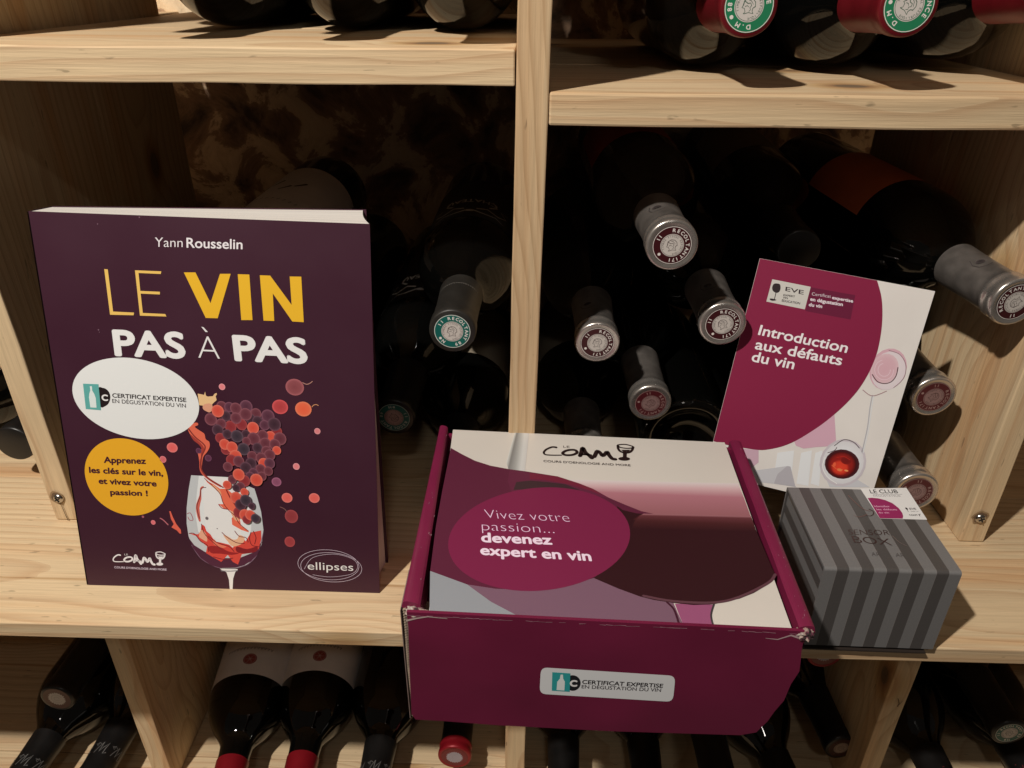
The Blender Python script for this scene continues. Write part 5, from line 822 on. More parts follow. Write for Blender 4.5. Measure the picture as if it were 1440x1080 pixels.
  ["p",3,[0.021,0.009,0.009],[[70.12,-18.99],[76.56,-18.74],[75.07,-21.3],[71.44,-21.12]]],
  ["r",3,[0.021,0.009,0.009],[[72.57,-21.94],[71.74,-28.93]],2.6,2.6],
  ["p",3,[0.021,0.009,0.009],[[67.29,-30],[67.4,-29.42],[67.77,-28.86],[68.38,-28.36],[69.18,-27.96],[70.14,-27.68],[71.17,-27.55],[72.21,-27.57],[73.18,-27.74],[74.03,-28.05],[74.69,-28.48],[75.12,-29],[75.29,-29.57],[75.18,-30.15],[74.81,-30.71],[74.2,-31.21],[73.39,-31.61],[72.44,-31.89],[71.41,-32.02],[70.37,-32],[69.4,-31.83],[68.55,-31.52],[67.89,-31.09],[67.46,-30.58]]],
  ["t",3,[0.021,0.009,0.009],"LE",[30.51,-17.89],[34.81,-17.94],[30.46,-15.34],0,-0.01,1],
  ["t",3,[0.033,0.017,0.016],"COURS D'OENOLOGIE AND MORE",[16.62,-35.67],[74.74,-38.49],[16.57,-33.38],0.01,0,1],
 ],
}
ART['flap'] = {
 'certificate_sticker': [
  ["p",1,[0.763,0.781,0.8],[[70.87,47.77],[71.12,50.13],[71.81,51.8],[72.93,52.79],[74.48,53.09],[138.94,51.8],[140.49,51.44],[141.63,50.42],[142.37,48.73],[142.71,46.37],[143.24,35.7],[143.13,33.26],[142.55,31.52],[141.47,30.48],[139.92,30.15],[74.31,31.03],[72.72,31.4],[71.59,32.48],[70.93,34.25],[70.74,36.71]]],
  ["p",3,[0.033,0.364,0.375],[[77.13,49.79],[86.8,49.56],[87.08,34.21],[77.34,34.44]]],
  ["p",4,[0.8,0.85,0.85],[[81.64,48.2],[82.91,48.3],[83.16,45.01],[84.15,42.53],[84.19,35.18],[79.91,35.24],[80.06,42.21],[81.38,44.87]]],
  ["p",2,[0.014,0.015,0.019],[[88.57,35.18],[88.2,35.19],[87.83,35.26],[87.46,35.37],[87.1,35.53],[86.75,35.74],[86.41,35.99],[86.09,36.28],[85.78,36.62],[85.5,36.99],[85.23,37.4],[84.99,37.84],[84.78,38.31],[84.6,38.81],[84.44,39.33],[84.31,39.86],[84.22,40.41],[84.16,40.97],[84.13,41.53],[84.13,42.09],[84.16,42.65],[84.23,43.2],[84.33,43.74],[84.46,44.27],[84.62,44.77],[84.81,45.25],[85.03,45.7],[85.27,46.13],[85.53,46.51],[85.82,46.86],[86.13,47.17],[86.46,47.44],[86.79,47.67],[87.15,47.84],[87.51,47.98],[87.88,48.06],[88.25,48.09],[88.62,48.08],[89,48.01],[89.37,47.9],[89.73,47.74],[90.08,47.53],[90.41,47.28],[90.74,46.99],[91.04,46.65],[91.33,46.28],[91.59,45.87],[91.83,45.43],[92.04,44.96],[92.23,44.46],[92.38,43.94],[92.51,43.41],[92.6,42.86],[92.67,42.3],[92.7,41.74],[92.69,41.18],[92.66,40.62],[92.59,40.07],[92.49,39.53],[92.36,39],[92.2,38.5],[92.01,38.02],[91.8,37.57],[91.56,37.14],[91.29,36.76],[91,36.41],[90.69,36.1],[90.37,35.83],[90.03,35.6],[89.68,35.43],[89.31,35.29],[88.95,35.21]]],
  ["t",5,[0.85,0.85,0.85],"C",[86.86,39.19],[90.97,39.31],[86.79,43.92],0.05,0,1],
  ["t",2,[0.02,0.015,0.019],"CERTIFICAT EXPERTISE",[93.43,41.49],[136.77,41.56],[93.52,44.64],0.022,0,1],
  ["t",2,[0.046,0.035,0.042],"EN DÉGUSTATION DU VIN",[93.37,37.72],[136.11,38.14],[93.35,40.49],0.008,0,1],
 ],
}
ART['booklet'] = {
 'cover_print': [
  ["p",1,[0.232,0.015,0.057],[[0.1,160.07],[0.1,24.51],[2.03,24.38],[5.31,24.16],[8.9,24.07],[12.67,24.18],[16.75,24.4],[20.81,24.69],[24.92,25],[29,25.37],[32.48,25.83],[34.87,26.33],[36.67,26.92],[38.76,27.81],[41.56,29.09],[44.65,30.68],[47.68,32.48],[50.52,34.49],[53.29,36.72],[55.99,39.15],[58.66,41.87],[61.27,44.78],[63.71,47.6],[65.9,50.17],[67.92,52.65],[69.9,55.23],[71.89,57.98],[73.84,60.83],[75.76,63.78],[77.66,66.84],[79.53,70.01],[81.29,73.21],[82.93,76.46],[84.47,79.75],[85.82,83.02],[86.95,86.23],[87.9,89.41],[88.74,92.68],[89.49,96.07],[90.13,99.54],[90.62,103.04],[90.95,106.53],[91.13,110.05],[91.14,113.67],[90.94,117.52],[90.58,121.47],[90.13,125.21],[89.64,128.57],[89.07,131.71],[88.4,134.83],[87.62,138.04],[86.74,141.22],[85.82,144.2],[84.91,146.83],[83.95,149.26],[82.8,151.78],[81.17,154.81],[79.35,157.93],[78.05,160.068]]],
  ["p",0.6,[0.657,0.404,0.509],[[75.76,63.78],[82.85,42],[69.63,37.54],[62.15,34.54],[56.64,35.32],[54.6,38.07],[63.71,47.6],[69.9,55.23]]],
  ["p",0.6,[0.598,0.404,0.495],[[20.17,23.79],[32.48,25.83],[34.72,16.78],[30.99,11.15],[25.4,14.35]]],
  ["p",0.6,[0.466,0.453,0.495],[[54.47,18.99],[56.92,19.26],[63.71,5.87],[64.71,5.21],[49.04,3.79],[49.65,11.42]]],
  ["p",0.5,[0.57,0.575,0.613],[[33.04,9.81],[54.47,18.99],[49.04,3.79],[40.03,2.31]]],
  ["p",0.5,[0.598,0.605,0.645],[[81.35,17.99],[103.38,21.13],[112.29,18.07],[86.47,11.09]]],
  ["p",0.4,[0.783,0.809,0.837],[[45.71,27.03],[56.27,31.58],[60.56,5.02],[48.24,3.58]]],
  ["p",0.4,[0.783,0.809,0.837],[[61.39,31.07],[67.93,34.57],[72.31,8.19],[64.04,7.82]]],
  ["p",0.4,[0.783,0.809,0.837],[[70.69,33.46],[74.87,36.35],[79.3,10.08],[73.41,10.34]]],
 ],
 'wine_glass_print': [
  ["d",0.7,[0.718,0.466,0.524],[0.657,0.404,0.482],[101.01,102.69],[11.63,14.66]],
  ["d",0.72,[0.75,0.682,0.712],[0.734,0.65,0.695],[101.57,101.8],[10.74,13.67]],
  ["d",0.74,[0.672,0.416,0.482],[0.718,0.519,0.568],[98.88,102.54],[8.67,10.66]],
  ["r",0.9,[0.767,0.575,0.645],[[104.6,103.17],[104.64,102.8],[104.7,102.28],[104.78,101.66],[104.83,101.01],[104.84,100.36],[104.79,99.79],[104.67,99.27],[104.51,98.75],[104.31,98.24],[104.06,97.76],[103.79,97.31],[103.49,96.9],[103.15,96.53],[102.78,96.19],[102.37,95.88],[101.93,95.61],[101.49,95.38],[101.03,95.21],[100.56,95.09],[100.06,95.01],[99.54,94.97],[99.02,94.98],[98.51,95.04],[98.01,95.14],[97.52,95.29],[97.02,95.5],[96.52,95.75],[96.04,96.04],[95.59,96.37],[95.17,96.72],[94.78,97.11],[94.4,97.55],[94.05,98.02],[93.73,98.52],[93.45,99.03],[93.21,99.55],[93.01,100.09],[92.85,100.65],[92.73,101.23],[92.65,101.81],[92.61,102.38],[92.61,102.94],[92.66,103.49],[92.75,104.04],[92.89,104.58],[93.07,105.1],[93.28,105.6],[93.52,106.05],[93.84,106.48],[94.24,106.89],[94.67,107.27],[95.09,107.61],[95.46,107.9],[95.71,108.11]],0.5,0.5],
  ["r",0.9,[0.767,0.575,0.645],[[102.56,102.7],[102.58,102.46],[102.63,102.12],[102.67,101.72],[102.71,101.3],[102.71,100.88],[102.68,100.51],[102.6,100.17],[102.5,99.83],[102.37,99.5],[102.21,99.19],[102.04,98.89],[101.84,98.63],[101.62,98.39],[101.38,98.17],[101.11,97.96],[100.83,97.79],[100.54,97.64],[100.24,97.53],[99.93,97.45],[99.61,97.4],[99.27,97.38],[98.93,97.39],[98.6,97.42],[98.27,97.49],[97.95,97.59],[97.63,97.72],[97.31,97.88],[97,98.07],[96.7,98.28],[96.43,98.51],[96.17,98.77],[95.93,99.05],[95.7,99.36],[95.49,99.68],[95.3,100.01],[95.15,100.35],[95.02,100.7],[94.92,101.06],[94.84,101.44],[94.79,101.82],[94.77,102.19],[94.77,102.55],[94.8,102.9],[94.86,103.26],[94.95,103.61],[95.07,103.95],[95.2,104.27],[95.36,104.57],[95.57,104.85],[95.82,105.12],[96.11,105.37],[96.38,105.59],[96.62,105.78],[96.78,105.92]],0.5,0.5],
  ["r",0.9,[0.073,0.028,0.036],[[106.78,105.36],[106.85,104.71],[106.96,103.8],[107.09,102.73],[107.19,101.59],[107.23,100.49],[107.17,99.51],[107.02,98.63],[106.81,97.78],[106.55,96.95],[106.22,96.17],[105.82,95.46],[105.37,94.83],[104.84,94.27],[104.22,93.78],[103.55,93.35],[102.83,92.99],[102.09,92.71],[101.34,92.52],[100.57,92.41],[99.76,92.38],[98.92,92.43],[98.08,92.57],[97.26,92.79],[96.48,93.11],[95.69,93.61],[94.88,94.29],[94.08,95.06],[93.35,95.83],[92.74,96.49],[92.29,96.94]],0.6,0.6],
  ["r",0.9,[0.266,0.136,0.166],[[98.06,115.55],[98.88,115.47],[100.02,115.39],[101.37,115.28],[102.79,115.09],[104.16,114.79],[105.35,114.32],[106.4,113.67],[107.43,112.86],[108.4,111.93],[109.29,110.92],[110.08,109.87],[110.75,108.8],[111.28,107.67],[111.71,106.45],[112.03,105.18],[112.25,103.91],[112.4,102.7],[112.47,101.58],[112.45,100.57],[112.34,99.63],[112.15,98.75],[111.88,97.89],[111.56,97.05],[111.2,96.19],[110.74,95.27],[110.14,94.3],[109.5,93.34],[108.87,92.45],[108.33,91.7],[107.95,91.16]],0.4,0.4],
  ["r",0.9,[0.363,0.207,0.226],[[89.24,85.03],[90,84.65],[91.03,84.04],[92.26,83.37],[93.61,82.76],[94.97,82.38],[96.28,82.37],[97.64,82.86],[99.16,83.76],[100.7,84.87],[102.14,86.03],[103.35,87.04],[104.23,87.71]],0.5,0.5],
  ["r",0.8,[0.466,0.466,0.509],[[96.19,82.7],[96.27,81.79],[96.36,80.58],[96.48,79.12],[96.62,77.48],[96.81,75.71],[97.03,73.86],[97.32,71.86],[97.68,69.65],[98.08,67.31],[98.48,64.93],[98.84,62.58],[99.14,60.35],[99.37,58.18],[99.56,56],[99.71,53.86],[99.84,51.81],[99.96,49.9],[100.06,48.18],[100.15,46.63],[100.22,45.19],[100.28,43.89],[100.32,42.76],[100.35,41.83],[100.38,41.12]],0.7,0.7],
  ["r",0.82,[0.726,0.765,0.8],[[97.08,82.91],[97.18,82.01],[97.3,80.81],[97.45,79.36],[97.63,77.73],[97.84,75.96],[98.07,74.12],[98.35,72.12],[98.69,69.9],[99.05,67.56],[99.42,65.16],[99.75,62.8],[100.03,60.57],[100.25,58.4],[100.44,56.22],[100.6,54.08],[100.73,52.03],[100.85,50.13],[100.96,48.41],[101.05,46.86],[101.12,45.42],[101.18,44.12],[101.22,42.99],[101.25,42.06],[101.28,41.35]],0.5,0.5],
  ["d",0.8,[0.657,0.65,0.695],[0.584,0.533,0.583],[90.2,30.91],[15.3,17.63]],
  ["d",0.82,[0.767,0.782,0.818],[0.687,0.682,0.712],[90.2,30.91],[13.74,15.86]],
  ["d",0.84,[0.025,0.004,0.005],[0.073,0.014,0.019],[90.01,29.77],[11.58,10.91]],
  ["d",0.9,[0.363,0.017,0.013],[0.054,0.005,0.006],[89.8,29.35],[9.71,9.68]],
  ["d",0.94,[0.8,0.06,0.026],[0.363,0.017,0.012],[89.43,27.08],[5.97,5.64]],
  ["d",1,[0.185,0.009,0.009],[0.266,0.014,0.01],[92.02,33.19],[3.76,2.97]],
  ["d",1.05,[0.85,0.249,0.089],[0.8,0.06,0.026],[89.58,25.3],[2.05,1.24]],
  ["d",1.05,[0.85,0.404,0.148],[0.8,0.081,0.031],[93.98,25.91],[1.56,0.7]],
  ["d",1.05,[0.85,0.136,0.057],[0.613,0.042,0.023],[85.22,28.15],[1.27,2.11]],
  ["r",1.1,[0.85,0.207,0.074],[[83.48,27.33],[83.93,27.1],[84.54,26.76],[85.27,26.37],[86.06,25.98],[86.84,25.67],[87.57,25.49],[88.29,25.47],[89.07,25.56],[89.85,25.73],[90.57,25.92],[91.18,26.09],[91.62,26.2]],0.25,0.25],
  ["r",1.1,[0.543,0.028,0.017],[[85.4,33.64],[85.87,33.88],[86.53,34.24],[87.3,34.65],[88.14,35.05],[88.99,35.35],[89.78,35.5],[90.58,35.45],[91.46,35.24],[92.34,34.95],[93.17,34.63],[93.86,34.34],[94.36,34.16]],0.35,0.35],
  ["r",1,[0.025,0.009,0.013],[[81.63,41.69],[82.15,42.38],[82.86,43.4],[83.7,44.57],[84.64,45.75],[85.62,46.76],[86.59,47.44],[87.6,47.79],[88.7,47.94],[89.84,47.93],[90.98,47.79],[92.07,47.57],[93.08,47.3],[94.04,46.9],[95.01,46.34],[95.93,45.68],[96.76,45.03],[97.46,44.47],[97.97,44.08]],0.5,0.5],
  ["r",1,[0.095,0.06,0.074],[[78.69,35.53],[79.14,35.84],[79.79,36.27],[80.54,36.77],[81.31,37.31],[82,37.84],[82.52,38.32],[82.86,38.77],[83.1,39.24],[83.25,39.7],[83.36,40.12],[83.44,40.47],[83.51,40.73]],0.5,0.5],
  ["r",1,[0.85,0.85,0.85],[[77.75,31.66],[77.72,30.86],[77.64,29.74],[77.57,28.43],[77.56,27.03],[77.69,25.66],[78,24.44],[78.52,23.34],[79.19,22.24],[79.99,21.19],[80.89,20.18],[81.86,19.25],[82.88,18.4],[84.07,17.63],[85.46,16.92],[86.94,16.28],[88.34,15.72],[89.53,15.26],[90.38,14.91]],0.5,0.5],
 ],
 'certificate_panel': [
  ["p",1.6,[0.139,0.011,0.043],[[37.76,147.28],[67.21,147.78],[68.62,130.96],[38.56,130.68]]],
  ["p",2,[0.598,0.59,0.553],[[11.63,147.73],[37.68,147.6],[37.81,131.71],[11.54,131.85]]],
 ],
 'certificate_logo': [
  ["p",3,[0.03,0.021,0.023],[[13.59,144.99],[14.68,145.42],[16.1,145.61],[17.26,145.43],[17.93,144.7],[18.33,143.61],[18.55,142.55],[18.6,141.62],[18.46,140.74],[18.15,140.02],[17.64,139.5],[16.95,139.16],[16.22,139.04],[15.41,139.21],[14.56,139.6],[13.86,140.13],[13.38,140.79],[13.05,141.58],[12.91,142.4],[12.91,143.32],[13.08,144.27]]],
  ["r",3,[0.03,0.021,0.023],[[16.31,139.45],[16.41,134.54]],0.5,0.5],
  ["p",3,[0.03,0.021,0.023],[[13.24,134.29],[14.02,134.58],[15.23,134.7],[16.89,134.58],[18,134.28],[17.09,133.69],[15.61,133.19],[14.61,133.18],[13.84,133.42],[13.3,133.84]]],
  ["t",3,[0.03,0.017,0.023],"EVE",[21.98,141.68],[34.41,141.47],[21.65,144.45],0.01,0,1],
  ["t",3,[0.038,0.028,0.031],"EXPERT",[21.6,137.97],[29.4,138.39],[21.47,139.22],0.02,0,1],
  ["t",3,[0.038,0.028,0.031],"VIN",[21.67,136.21],[25.04,136.32],[21.54,137.47],0.02,0,1],
  ["t",3,[0.038,0.028,0.031],"ÉDUCATION",[21.5,133.91],[33.8,134.39],[21.41,135.37],0.02,0,1],
 ],
 'certificate_text': [
  ["t",3,[0.817,0.731,0.8],"Certificat",[39.83,142.08],[52.4,142.81],[39.48,144.16],0,-0.008,1],
  ["t",3,[0.817,0.731,0.8],"expertise",[53.27,142.31],[67.12,142.54],[52.91,144.37],0.03,0,1],
  ["t",3,[0.817,0.731,0.8],"en dégustation",[39.69,138.35],[61.33,138.92],[39.29,140.61],0.03,0,1],
  ["t",3,[0.817,0.731,0.8],"du vin",[39.66,134.52],[48.58,134.9],[39.46,136.73],0.03,0,1],
 ],
 'title_text': [
  ["t",3,[0.85,0.818,0.85],"Introduction",[11.56,108],[72.09,108.07],[11.81,114.96],0.018,0,1],
  ["t",3,[0.85,0.818,0.85],"aux défauts",[11.82,97.61],[70.94,98.74],[11.71,104.73],0.018,0,1],
  ["t",3,[0.85,0.818,0.85],"du vin",[11.58,88.43],[41.01,89.14],[11.64,95.64],0.018,0,1],
 ],
}
ART['grey'] = {
 'foil_lettering': [
  ["t",2,[0.09,0.049,0.044],"SENSOR",[25.13,31.62],[50.93,32.23],[26,36.61],0,-0.01,1],
  ["t",2,[0.09,0.049,0.044],"BOX",[25.7,24.19],[48.61,22.49],[25.85,30.46],0,-0.008,1],
  ["r",2,[0.246,0.196,0.182],[[52.13,31.36],[52.33,30.7],[52.59,29.76],[52.9,28.67],[53.26,27.53],[53.66,26.46],[54.09,25.58],[54.61,24.86],[55.23,24.21],[55.89,23.63],[56.52,23.14],[57.06,22.72],[57.44,22.41]],0.7,0.3],
  ["t",2,[0.116,0.102,0.101],"AR",[32.3,12.28],[37.22,12.15],[32.72,15.65],0,-0.01,1],
  ["t",2,[0.116,0.102,0.101],"AR",[46.66,12.12],[51.74,12],[47.22,15.61],0,-0.01,1],
  ["r",2,[0.246,0.114,0.095],[[38.72,72.65],[39,71.64],[39.39,70.22],[39.85,68.55],[40.35,66.79],[40.84,65.13],[41.29,63.72],[41.69,62.53],[42.07,61.43],[42.45,60.41],[42.84,59.48],[43.27,58.66],[43.76,57.96],[44.36,57.39],[45.06,56.95],[45.8,56.61],[46.5,56.35],[47.1,56.15],[47.53,55.98]],0.45,0.45],
  ["r",2,[0.09,0.049,0.044],[[47.43,58.15],[47.65,57.93],[47.98,57.64],[48.36,57.29],[48.73,56.9],[49.02,56.48],[49.18,56.06],[49.2,55.61],[49.13,55.11],[48.99,54.59],[48.78,54.07],[48.54,53.58],[48.26,53.14],[47.93,52.73],[47.54,52.33],[47.1,51.95],[46.64,51.62],[46.18,51.35],[45.74,51.16],[45.29,51.08],[44.79,51.1],[44.3,51.19],[43.85,51.3],[43.46,51.4],[43.18,51.46]],0.8,0.5],
  ["r",2,[0.246,0.114,0.095],[[35,51.06],[35.21,50.87],[35.49,50.58],[35.83,50.25],[36.22,49.93],[36.67,49.7],[37.16,49.6],[37.74,49.66],[38.41,49.82],[39.13,50.06],[39.87,50.35],[40.57,50.65],[41.2,50.94],[41.78,51.24],[42.36,51.59],[42.91,51.95],[43.4,52.29],[43.81,52.58],[44.11,52.79]],0.35,0.35],
 ],
 'club_sticker': [
  ["p",2,[0.766,0.765,0.764],[[49.72,80.94],[82,83.27],[81.14,48.91],[50.78,48.67]]],
  ["p",3,[0.302,0.024,0.113],[[50.86,70.27],[53.99,70.72],[57.95,70.23],[62.01,68.49],[65.46,65.3],[67.5,60.18],[67.74,55.08],[66.99,51.83],[65.58,49.22],[50.85,48.85]]],
  ["t",3,[0.032,0.029,0.034],"LE CLUB",[54.89,75.68],[73.94,76.74],[55.28,79.8],0.012,0,1],
  ["t",3,[0.198,0.188,0.205],"DÉGUSTATEUR",[55.6,72.17],[74.25,72.8],[55.6,73.74],0,-0.005,1],
  ["r",3,[0.13,0.12,0.132],[[56.1,74.46],[75.96,75.55]],0.25,0.25],
  ["t",4,[0.783,0.413,0.596],"Identifier",[51.87,60.35],[62.15,60.77],[51.88,62.24],0.01,0,1],
  ["t",4,[0.783,0.413,0.596],"les défauts",[52.12,57.18],[65.61,57.66],[52.1,58.95],0.01,0,1],
  ["t",4,[0.783,0.413,0.596],"du vin",[52.18,53.85],[58.95,54.09],[52.16,55.6],0.01,0,1],
  ["d",3,[0.02,0.014,0.019],[0.027,0.018,0.019],[72.47,59.87],[0.72,1.24]],
  ["r",3,[0.027,0.018,0.019],[[72.42,59.02],[72.24,56.5]],0.3,0.3],
  ["t",3,[0.057,0.034,0.047],"EVE",[74.25,58.83],[78.62,59.05],[74.45,60.72],0.02,0,1],
  ["t",3,[0.13,0.109,0.119],"EXPERT VIN",[74,56.59],[78.91,56.74],[74.16,57.53],0,0,1],
  ["t",3,[0.041,0.029,0.037],"COAM",[71.35,52.41],[76.6,52.67],[71.38,53.88],0.03,0,1],
  ["r",3,[0.041,0.029,0.037],[[77.67,54.37],[77.97,53.47],[79.04,54.63]],0.5,0.5],
  ["r",3,[0.041,0.029,0.037],[[77.97,53.47],[77.96,52.38]],0.5,0.5],
 ],
}
def local(mw, pts):
    inv = mw.inverted(); return [inv @ Vector(p) for p in pts]
MB = frame(BOOK[0], BOOK[1], BOOK[2])
book = empty('book', 'dark plum paperback with yellow and white title leaning against the bottles', 'book', MB)
WB_ = CQ[1][0]; FTR = Vector((*CQ[2], 0)); FTL = Vector((*CQ[3], 0))
bm = bmesh.new(); cq = [Vector((*p, 0)) for p in CQ]; hexa(bm, [p - Vector((0, 0, .0006)) for p in cq] + cq); bmesh_obj('front_cover', bm, COVER, book)
# back cover and page block follow the slightly skewed rear of the used book
BR, TR, TL = local(MB, BACK)
BR = Vector((WB_ + .0005, .0005, -.0300)); BL = Vector((.0015, .0005, -.0240)); TR = Vector((TR.x, TR.y, -.0275)); TL = Vector((TL.x, TL.y, -.0230))
bm = bmesh.new(); d = Vector((0, 0, -.0006))
c = [BL + d, BR + d, TR + d, TL + d, BL, BR, TR, TL]; hexa(bm, c); bmesh_obj('back_cover', bm, COVER, book)
bm = bmesh.new(); e = .0004
N1, N2 = 10, 12
grid = {}
for i in range(N1 + 1):
    for j in range(N2 + 1):
        s, t = i / N1, j / N2     # s: left-right, t: front-back
        def at(FL, FR, KL, KR):
            a = FL.lerp(FR, s); b_ = KL.lerp(KR, s); return a.lerp(b_, t)
        top = at(FTL + Vector((.0001, -.0003, -.0007)), FTR + Vector((-.0002, -.0003, -.0007)), TL - Vector((0, .0006, -e)), TR - Vector((.0020, .0006, -e)))
        bot = at(Vector((0, .0004, -.0007)), Vector((WB_ - .0006, .0004, -.0007)), BL + Vector((0, .0003, e)), BR + Vector((-.0020, .0003, e)))
        if s == 1: bulge = -.0016 * math.sin(math.pi * t); top.x += bulge; bot.x += bulge - .001 * math.sin(math.pi * t)
        if s == 0: bl = .006 * (1 - t) ** 2 * t * 0; top.x += bl
        grid[i, j] = (bm.verts.new(top), bm.verts.new(bot))
for i in range(N1):
    for j in range(N2):
        for k in (0, 1): bm.faces.new([grid[a][k] for a in ((i, j), (i + 1, j), (i + 1, j + 1), (i, j + 1))])
for j in range(N2):
    for i in (0, N1): bm.faces.new([grid[i, j][0], grid[i, j + 1][0], grid[i, j + 1][1], grid[i, j][1]])
for i in range(N1):
    for j in (0, N2): bm.faces.new([grid[i, j][0], grid[i + 1, j][0], grid[i + 1, j][1], grid[i, j][1]])
bmesh_obj('page_block', bm, PAPER, book)
# spine
bm = bmesh.new(); n = 8; prev = None
for i in range(n + 1):
    t = i / n; x = -.0004 - .0008 * math.sin(math.pi * t)
    p = [Vector((FTL.x + x + t * (TL.x - FTL.x), FTL.y - .0002 + t * (TL.y - FTL.y), -.0236 * t)), Vector((x + t * .0012, .0002, -.0236 * t))]
    p += [p[0] + Vector((-.0005, 0, 0)), p[1] + Vector((-.0005, 0, 0))]
    cur = [bm.verts.new(q) for q in p]
    if prev:
        for a, b_ in ((0, 1), (1, 3), (3, 2), (2, 0)): bm.faces.new((prev[a], prev[b_], cur[b_], cur[a]))
    prev = cur
bmesh_obj('spine', bm, COVER, book)
LBL = {'white_sticker': 'white oval sticker on the cover', 'orange_sticker': 'orange round sticker on the cover'}
for k, items in ART['book'].items(): draw(items).build(k, PRINT, book, label=LBL.get(k))

# ------------------------------------------------------------------ magenta mailing box
box = empty('cardboard_box', 'magenta cardboard mailing box with wine glass print, hanging over the shelf edge', 'box', Matrix.Translation((.048, -.085, 0)))
def inbox(bm, name, m, smooth=False, mats=None):
    for v in bm.verts: v.co -= Vector((.048, -.085, 0))
    return bmesh_obj(name, bm, m, box, None, smooth)
FL, FR, KL, KR = Vector((-.0555, -.1670, 0)), Vector((.1500, -.1762, 0)), Vector((-.0583, .0045, 0)), Vector((.1545, -.0070, 0))
# tray: four walls and a floor, set back under the flap, side walls cut on the slant
bm = bmesh.new()
def slab(bm, a, b, c, d, t):   # quad a b c d with thickness vector t
    a, b, c, d, t = map(Vector, (a, b, c, d, t)); hexa(bm, [a, b, c, d, a + t, b + t, c + t, d + t])
slab(bm, (-.0575, -.118, 0), (-.0582, .0042, 0), (-.0582, .0042, .0885), (-.0558, -.1660, .0885), (.0035, 0, 0))
inbox(bm, 'side_wall', BOXM)
bm = bmesh.new(); slab(bm, (.1470, -.112, 0), (.1535, -.0085, 0), (.1538, -.0085, .0885), (.1492, -.1740, .0885), (-.0035, 0, 0)); inbox(bm, 'side_wall', BOXM)
bm = bmesh.new(); slab(bm, (-.0545, .0010, .0003), (.1500, -.0100, .0003), (.1500, -.0100, .0880), (-.0545, .0010, .0880), (0, -.003, 0)); inbox(bm, 'back_wall', BOXM)
bm = bmesh.new(); slab(bm, (-.0540, -.1175, .0002), (.1435, -.1180, .0002), (.1500, -.0135, .0002), (-.0545, -.0025, .0002), (0, 0, .003)); inbox(bm, 'box_floor', BOXM)
bm = bmesh.new(); slab(bm, (-.0530, -.1180, .0035), (.1430, -.1185, .0035), (.1440, -.1480, .0700), (-.0520, -.1450, .0700), (0, .003, 0)); inbox(bm, 'front_wall', BOXM)
# rolled side ridges beside the lid
def ridge(a0, b0, a1, b1):
    """front pair (outer, inner) and back pair (outer, inner) in world x, y"""
    bm = bmesh.new(); n = 10; m_ = 26; rows = []
    for j in range(m_ + 1):
        t = j / m_; o = Vector(a0).lerp(Vector(a1), t); i_ = Vector(b0).lerp(Vector(b1), t); row = []
        for k in range(n + 1):
            s = k / n; h = .0895 + .0024 * (1 - abs(2 * s - 1) ** 3.2) + .0003 * math.sin(t * 23 + s) * s
            if k == 0: h = .0870
            if k == n: h = .0780
            p = o.lerp(i_, min(1, s)); row.append(bm.verts.new((p.x, p.y, h)))
        rows.append(row)
    for a, b_ in zip(rows, rows[1:]):
        for k in range(n): bm.faces.new((a[k], a[k + 1], b_[k + 1], b_[k]))
    bm.faces.new(rows[0]); bm.faces.new(rows[-1][::-1])
    return inbox(bm, 'rolled_edge', BOXM, False)
ridge((-.0585, -.1660), (-.0468, -.1690), (-.0586, .0060), (-.0513, .0040))
ridge((.1530, -.1762), (.1432, -.1768), (.1560, -.0070), (.1466, -.0058))
# worn pale arrises on the ridges
A = Art()
rnd = random.Random(4)
for (xa, ya), (xb, yb), k in (((-.0500, -.166), (-.0535, .003), 10), ((.1500, -.173), (.1522, -.009), 16)):
    for i in range(k):
        t = rnd.random(); x = (xa + (xb - xa) * t) * 1000 + rnd.uniform(-3, 2.4); y = (ya + (yb - ya) * t) * 1000; l = rnd.uniform(.3, 1.6)
        A.rib(1, (.5, .36, .38), [(x, y), (x + rnd.uniform(-.5, .5), y + l)], rnd.uniform(.15, .4), .1, False)
A.build('worn_spot', PRINT, box, Matrix.Translation((-.048, .085, .0920)))
# lid panel
LQ = [Vector((x / 1000, y / 1000, 0)) for x, y in LIDQ]
bm = bmesh.new(); hexa(bm, [p + Vector((0, 0, .0868)) for p in LQ] + [p + Vector((0, 0, .0899)) for p in LQ])
lid = inbox(bm, 'lid', LIDW)
MLID = Matrix.Translation((-.048, .085, .0899))
for k, items in ART['lid'].items(): draw(items).build(k, PRINT, lid, MLID)
# front flap with its cut corner
bm = bmesh.new(); MF = frame(*FLAPF)
pts = [Vector((x / 1000, y / 1000, .0006)) for x, y in FLAP]
top = [bm.verts.new(MF @ p) for p in pts]; bot = [bm.verts.new(MF @ (p - Vector((0, 0, .0018)))) for p in pts]
bm.faces.new(top); bm.faces.new(bot[::-1]); n = len(pts)
for i in range(n): f = bm.faces.new((top[i], bot[i], bot[(i + 1) % n], top[(i + 1) % n])); f.material_index = 0 if i in (0, n - 1) else 1
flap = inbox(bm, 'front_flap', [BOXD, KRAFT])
MFL = Matrix.Translation((-.048, .085, 0)) @ MF @ Matrix.Translation((0, 0, .0006))
for k, items in ART['flap'].items(): draw(items).build(k, PRINT, flap, MFL)
A = Art(); rnd = random.Random(11)
xs = [FLAP[0][0] + (FLAP[1][0] - FLAP[0][0]) * i / 60 for i in range(61)]
for a, b_ in zip(xs, xs[1:]):
    if rnd.random() < .8: A.rib(1, (.42, .20, .26), [(a, 88.2 + rnd.uniform(-.3, .3)), (b_, 88.2 + rnd.uniform(-.3, .3))], rnd.uniform(.15, .5), rnd.uniform(.15, .5), False)
